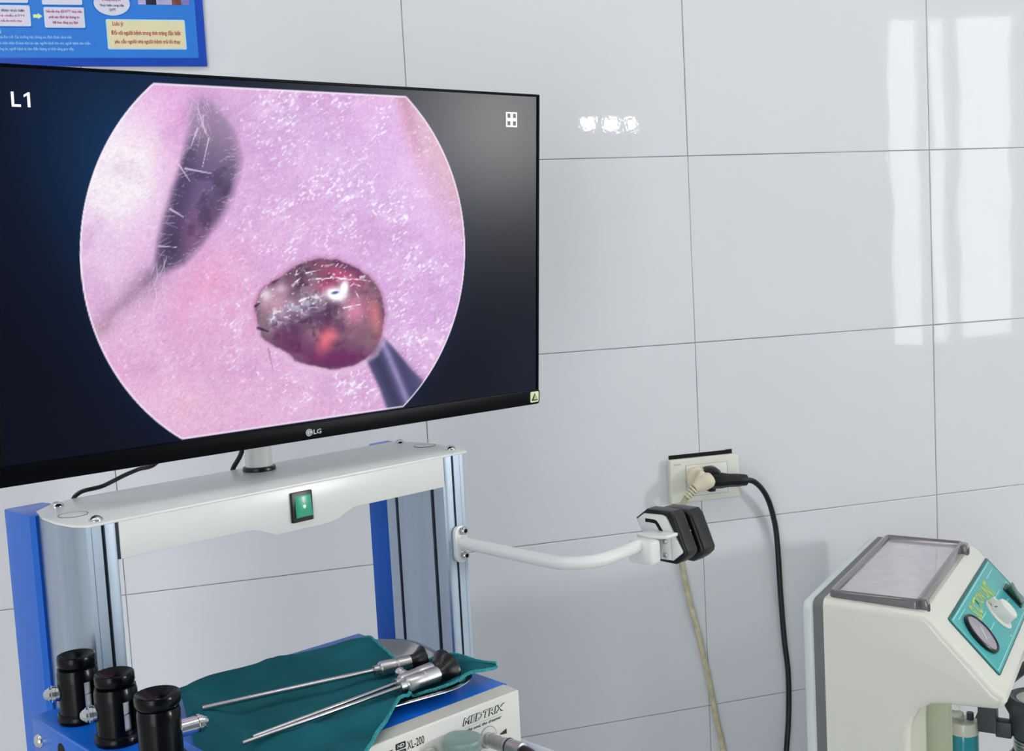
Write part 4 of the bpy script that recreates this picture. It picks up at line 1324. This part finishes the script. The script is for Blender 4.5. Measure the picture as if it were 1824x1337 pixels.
p2 = thing('power_plug', 'black plug with long sleeve and black cord, right in the socket', 'plug', W4, (0.915, -0.013, 1.145))
b = B().turn([(0.0160, 0), (0.0190, 0.002), (0.0190, 0.012), (0.0170, 0.018), (0.0120, 0.024), (0, 0.0245)], (0.9075, -0.0127, 1.1560), (0, -1, 0), 10)
b.box(0.9010, 0.9120, -0.030, -0.016, 1.1340, 1.1400, 0.0012)
obj('plug_base', b, M['black'], p2)
d = Vector((0.98, -0.10, -0.07)).normalized()
body = B().turn([(0.0080, 0), (0.0126, 0.0020), (0.0134, 0.0100), (0.0132, 0.0220), (0.0112, 0.0340), (0.0108, 0.0500), (0.0094, 0.0640), (0.0090, 0.0655), (0.0055, 0.0665)], (0.8990, -0.0290, 1.1530), d, 10)
obj('plug_body', body, M['black'], p2)
e = Vector((0.8990, -0.0290, 1.1530)) + d * 0.0660
obj('cord', B().tube([tuple(e), (0.9780, -0.034, 1.1440), (0.9960, -0.026, 1.1290), (1.0120, -0.018, 1.1060), (1.0235, -0.012, 1.0750), (1.0297, -0.010, 1.0377), (1.0345, -0.0075, 0.9415), (1.0390, -0.0065, 0.8636), (1.0443, -0.0062, 0.8045), (1.0429, -0.0062, 0.7363), (1.0362, -0.0062, 0.6716), (1.02, -0.0062, 0.55), (1.01, -0.0062, 0.28), (1.015, -0.008, 0.05), (1.03, -0.03, 0.006), (1.12, -0.16, 0.006)], 0.0046, 10, res=6), M['black'], p2)

# ================================================================== SUCTION UNIT
UN = frame_of((0.939, -0.33, 1.0454), -0.8183)
UB = (0.03, 0.18, -1.0454)
un = thing('suction_unit', 'cream suction unit with sloping teal control panel, against the wall', 'suction unit', UN, UB)
side = [(-0.0115, -0.0098), (0.1200, -0.0165), (0.1300, -0.0230), (0.1450, -0.0404), (0.2065, -0.1082), (0.2175, -0.1140), (0.2185, -0.1230), (0.2140, -0.1300), (0.2060, -0.1335), (0.1900, -0.1345), (0.1450, -0.1360), (0.1270, -0.1385), (0.1120, -0.1480), (0.1030, -0.1620), (0.0990, -0.1780), (0.0980, -0.2060), (0.0980, -0.8800), (-0.0115, -0.8800)]
YN, YF = -0.022, 0.376
sb = B()
t = bmesh.new()
a_ = [t.verts.new((x, YN, z)) for x, z in side]
b_ = [t.verts.new((x, YF, z)) for x, z in side]
ns = len(side)
fa = t.faces.new(a_)
fb = t.faces.new(b_[::-1])
for i in range(ns):
    t.faces.new((a_[i], b_[i], b_[(i + 1) % ns], a_[(i + 1) % ns]))
bmesh.ops.recalc_face_normals(t, faces=t.faces)
ed = [e for f in (fa, fb) for e in f.edges if not all(abs(v.co.x + 0.0115) < 1e-4 for v in e.verts)]
bmesh.ops.bevel(t, geom=ed, offset=0.011, segments=5, affect='EDGES', profile=0.5, clamp_overlap=True)
sb._add(t)
obj('front_shell', sb, M['cream'], un, sharp=28)
yz = rrect(YN - 0.001, YF + 0.001, -0.8800, -0.0165, 0.013)
obj('gasket', B().prism(rrect(YN + 0.0005, YF - 0.0005, -0.88, -0.0115, 0.012), 'x', -0.0255, -0.0110), M['gasket'], un)
obj('back_shell', B().prism(rrect(YN - 0.002, YF + 0.002, -0.8800, -0.0135, 0.014), 'x', -0.0400, -0.0250, 0.0045, 3, cap_only=True), M['cream_back'], un)
obj('unit_base', B().box(-0.05, 0.26, YN - 0.01, YF + 0.01, -0.96, -0.88, 0.012), M['cream'], un)
for x in (-0.02, 0.23):
    for y in (0.01, 0.345):
        obj('castor', B().cyl((x, y - 0.012, -1.0054), (x, y + 0.012, -1.0054), 0.040, seg=24, bev=0.004), M['black'], un)
# recessed tray with a smoky clear rim on top
SL = math.atan2(0.0085, 0.1455)
LIDM = Matrix.Translation((0.0, 0, 0.0)) @ Matrix.Rotation(0.022, 4, 'Y')
lx0, lx1, ly0, ly1 = -0.0060, 0.1130, -0.0040, 0.3380
lb = B()
def lid_ring(g, z):
    return [(x, y, z) for x, y in rrect(lx0 - g, lx1 + g, ly0 - g, ly1 + g, 0.008 + g, 6)]
t = bmesh.new()
levels = [(0.0015, -0.0210), (0.0020, -0.0060), (0.0010, -0.0012), (-0.0010, 0.0), (-0.0045, -0.0004), (-0.0070, -0.0034), (-0.0078, -0.0066), (-0.0080, -0.0068)]
rings = [[t.verts.new(p) for p in lid_ring(g, z)] for g, z in levels]
n = len(rings[0])
for A, C in zip(rings[:-1], rings[1:]):
    for i in range(n):
        t.faces.new((A[i], A[(i + 1) % n], C[(i + 1) % n], C[i]))
lb._add(t, LIDM)
lid = obj('top_tray_rim', lb, M['lid'], un, sharp=50)
obj('top_tray_floor', B().prism(rrect(lx0 + 0.0070, lx1 - 0.0070, ly0 + 0.0070, ly1 - 0.0070, 0.004), 'z', -0.0180, -0.0062, mat=LIDM), M['lid_floor'], un)
for y, hw in ((0.003, 0.006), (0.320, 0.012)):
    hg = obj('tray_hinge', B().prism([(0.1120, -0.0225), (0.1120, -0.0040), (0.1150, -0.0020), (0.1200, -0.0030), (0.1225, -0.0080), (0.1230, -0.0230)], 'y', y - hw, y + hw, 0.0012), M['lid'], un)
    obj('hinge_pin', B().box(0.1226, 0.1236, y - hw * 0.55, y + hw * 0.55, -0.0190, -0.0100), M['dark_grey'], hg)

# sloping control panel
d_ = Vector((0.67206, 0, -0.74050))
nrm = Vector((0.74050, 0, 0.67206))
O_ = Vector((0.1384, 0, -0.0331)) + nrm * 0.0012


def pp(layer):
    return lambda y, s: tuple(O_ + d_ * s + Vector((0, y, 0)) + nrm * (0.00018 * layer))


def panel_rect(name, m, y0, y1, s0, s1, layer, r=0.0):
    return rect_print(name, M[m], un, pp(layer), y0, y1, s0, s1, r)


PM = Matrix(((0, d_.x, nrm.x, O_.x), (1, 0, 0, 0), (0, d_.z, nrm.z, O_.z), (0, 0, 0, 1)))   # local (y, s, n)
obj('panel_base', B().prism(rrect(0.0285, 0.3700, 0.0030, 0.0980, 0.005), 'z', -0.004, 0.0004, 0.0003, cap_only=True, mat=PM), M['teal_dark'], un)
obj('control_panel', B().prism(rrect(0.0305, 0.3640, 0.0072, 0.0962, 0.004), 'z', 0.0, 0.0010, 0.0002, cap_only=True, mat=PM), M['teal_panel'], un)
for (y0, y1, s0, s1) in ((0.036, 0.3560, 0.0086, 0.0101), (0.0545, 0.1090, 0.0146, 0.0158), (0.287, 0.3450, 0.0191, 0.0203), (0.243, 0.299, 0.0440, 0.0452), (0.1220, 0.1720, 0.0418, 0.0430), (0.1220, 0.1670, 0.0592, 0.0604), (0.276, 0.300, 0.0618, 0.0630), (0.036, 0.356, 0.0918, 0.0932), (0.348, 0.354, 0.046, 0.050), (0.318, 0.324, 0.088, 0.0905), (0.178, 0.184, 0.088, 0.0905), (0.0345, 0.0360, 0.0086, 0.0932)):
    panel_rect('printed_line', 'pale_print', y0, y1, s0, s1, 7)
# the lettering waves: it swells at both ends
tp = pp(8)
text('panel_text', 'SUCTION UNIT', M['yellow_print'], un,
     lambda u, v: tp(u, 0.0155 + (1 - v) * (0.0215 + 0.010 * math.cos((u - 0.125) / 0.145 * 2 * PI) * 0.5) + 0.0015), 0.1240, 0.2700, 0.0, 1.0, bold=0.02)
ga = B().lathe([(0.0, 0.001), (0.0300, 0.001), (0.0306, 0.002), (0.0306, 0.0058), (0.0292, 0.0070), (0.0276, 0.0070), (0.0268, 0.0062), (0.0268, 0.0048), (0, 0.0048)], 48, PM @ Matrix.Translation((0.0810, 0.0500, 0)))
gauge = obj('gauge_rim', ga, M['black'], un)
obj('gauge_face', B().lathe([(0, 0.0049), (0.0266, 0.0049), (0.0266, 0.0054), (0, 0.0054)], 48, PM @ Matrix.Translation((0.0810, 0.0500, 0))), M['gauge_face'], gauge)
ndl = B().box(-0.0130, 0.0190, -0.0006, 0.0006, 0.0056, 0.0062, mat=PM @ Matrix.Translation((0.0810, 0.0520, 0)) @ Matrix.Rotation(2.45, 4, 'Z'))
obj('gauge_needle', ndl, M['ink_white'], gauge)
kb = obj('knob_skirt', B().lathe([(0.0, 0.0008), (0.0245, 0.0008), (0.0245, 0.0022), (0.0215, 0.0034), (0, 0.0034)], 40, PM @ Matrix.Translation((0.2060, 0.0600, 0))), M['white_plastic'], un)
kn = B().lathe([(0.0170, 0.0036), (0.0172, 0.0046), (0.0165, 0.0180), (0.0150, 0.0200), (0.0100, 0.0206), (0, 0.0206)], 40, PM @ Matrix.Translation((0.2060, 0.0610, 0)))
kn.box(-0.0030, 0.0030, -0.0240, 0.0, 0.0036, 0.0150, 0.002, mat=PM @ Matrix.Translation((0.2060, 0.0600, 0)))
obj('knob', kn, M['white_plastic'], kb)
obj('knob_screw', B().lathe([(0, 0.0), (0.0022, 0), (0.0022, 0.0004), (0, 0.0004)], 16, PM @ Matrix.Translation((0.1955, 0.0480, 0.010)) @ Matrix.Rotation(math.radians(65), 4, 'X')), M['dark_hole'], kb)
rkf = obj('power_switch_frame', B().prism(rrect(0.3120, 0.3460, 0.0490, 0.0860, 0.002), 'z', 0.0006, 0.0030, 0.0006, cap_only=True, mat=PM), M['black'], un)
obj('power_switch_rocker', B().prism([(0.0520, 0.0030), (0.0830, 0.0030), (0.0830, 0.0056), (0.0680, 0.0085), (0.0520, 0.0125)], 'x', 0.3170, 0.3410, 0.0006, mat=PM), M['green_rocker'], rkf)

# under the head: holes, fin, bottle
for (y, z, h) in ((0.058, -0.186, 0.0115), (0.085, -0.161, 0.0038)):
    obj('shell_slot', B().turn([(0, 0), (0.0042, 0), (0.0042, 0.0004), (0, 0.0004)], (0.0978, y, z), (1, 0, 0), 18), M['dark_hole'], un).scale = (1, 1, 1)
obj('side_fin', B().prism([(0.0970, -0.150), (0.1310, -0.1380), (0.1318, -0.1500), (0.1318, -0.60), (0.0970, -0.60)], 'y', 0.0985, 0.1010, 0.0008, cap_only=True), M['fin'], un)
fb_ = thing('filter_bottle', 'small teal filter bottle with cream cap under the suction unit head', 'bottle', UN, (0.1295, 0.20, -0.46))
obj('bottle_body', B().lathe([(0, -0.46), (0.0210, -0.46), (0.0218, -0.458), (0.0218, -0.262), (0.0208, -0.258)], 36, Matrix.Translation((0.1295, 0.20, 0))), M['teal_bottle'], fb_)
obj('bottle_cap', B().lathe([(0.0208, -0.259), (0.0224, -0.2575), (0.0224, -0.2430), (0.0212, -0.2400), (0.0120, -0.2395), (0, -0.2395)], 36, Matrix.Translation((0.1295, 0.20, 0))), M['cream'], fb_)
obj('bottle_spout', B().tube([(0.1250, 0.205, -0.2400), (0.1255, 0.200, -0.2320), (0.1235, 0.190, -0.2290), (0.1110, 0.185, -0.2270), (0.0985, 0.18, -0.226)], 0.0058, 12), M['cream'], fb_)
obj('bottle_nut', B().cyl((0.1390, 0.205, -0.2396), (0.1390, 0.205, -0.2290), 0.0052, seg=8), M['dark_grey'], fb_)
obj('bracket_block', B().box(0.1520, 0.1770, 0.188, 0.214, -0.2500, -0.1330, 0.001), M['dark_grey'], un)
arm_b = B().box(0.1750, 0.1970, 0.194, 0.214, -0.2570, -0.2330, 0.002)
obj('bracket_arm', arm_b, M['dark_grey'], un)
obj('bracket_clip', B().box(0.1500, 0.1530, 0.196, 0.206, -0.2420, -0.2300), M['dark_grey'], un)

JX, JY = 0.2300, 0.215
jar = thing('collection_jar', 'cream collection jar with dark slate lid at the right edge of the picture', 'jar', UN, (JX, JY, -0.52))
J = Matrix.Translation((JX, JY, 0))
obj('jar_body', B().lathe([(0, -0.52), (0.055, -0.52), (0.060, -0.515), (0.060, -0.340), (0.058, -0.318), (0.050, -0.296), (0.038, -0.283), (0.0315, -0.279), (0.0310, -0.262)], 48, J), M['jar_glass'], jar)
nk = [(0.0315, -0.276)]
for i in range(4):
    nk += [(0.0330, -0.2750 + i * 0.005), (0.0330, -0.2725 + i * 0.005), (0.0312, -0.2715 + i * 0.005)]
obj('jar_neck_ring', B().lathe(nk, 48, J), M['steel_matt'], jar)
obj('jar_neck_seal', B().torus(0.0335, 0.0022, J @ Matrix.Translation((0, 0, -0.2800)), 40, 8), M['black'], jar)
obj('jar_lid', B().lathe([(0.0300, -0.2560), (0.0350, -0.2540), (0.0380, -0.2400), (0.0385, -0.2230), (0.0440, -0.2130), (0.0455, -0.2060), (0.0440, -0.1990), (0.0380, -0.1950), (0.0320, -0.1965), (0.0300, -0.1990), (0, -0.1990)], 48, J), M['jar_lid'], jar)
obj('jar_lid_disc', B().lathe([(0, -0.1990), (0.0290, -0.1990), (0.0285, -0.1978), (0, -0.1975)], 40, J), M['device_edge'], jar)
hs = thing('suction_hose', 'dark hose behind the jar at the right picture edge', 'hose', UN, (0.31, 0.39, -1.0454))
obj('hose', B().tube([(0.118, 0.4200, -0.330), (0.132, 0.43, -0.300), (0.150, 0.440, -0.272), (0.180, 0.445, -0.240), (0.22, 0.445, -0.21), (0.27, 0.43, -0.20), (0.30, 0.40, -0.26), (0.31, 0.39, -0.60), (0.31, 0.39, -1.035)], 0.0090, 12), M['dark_grey'], hs)
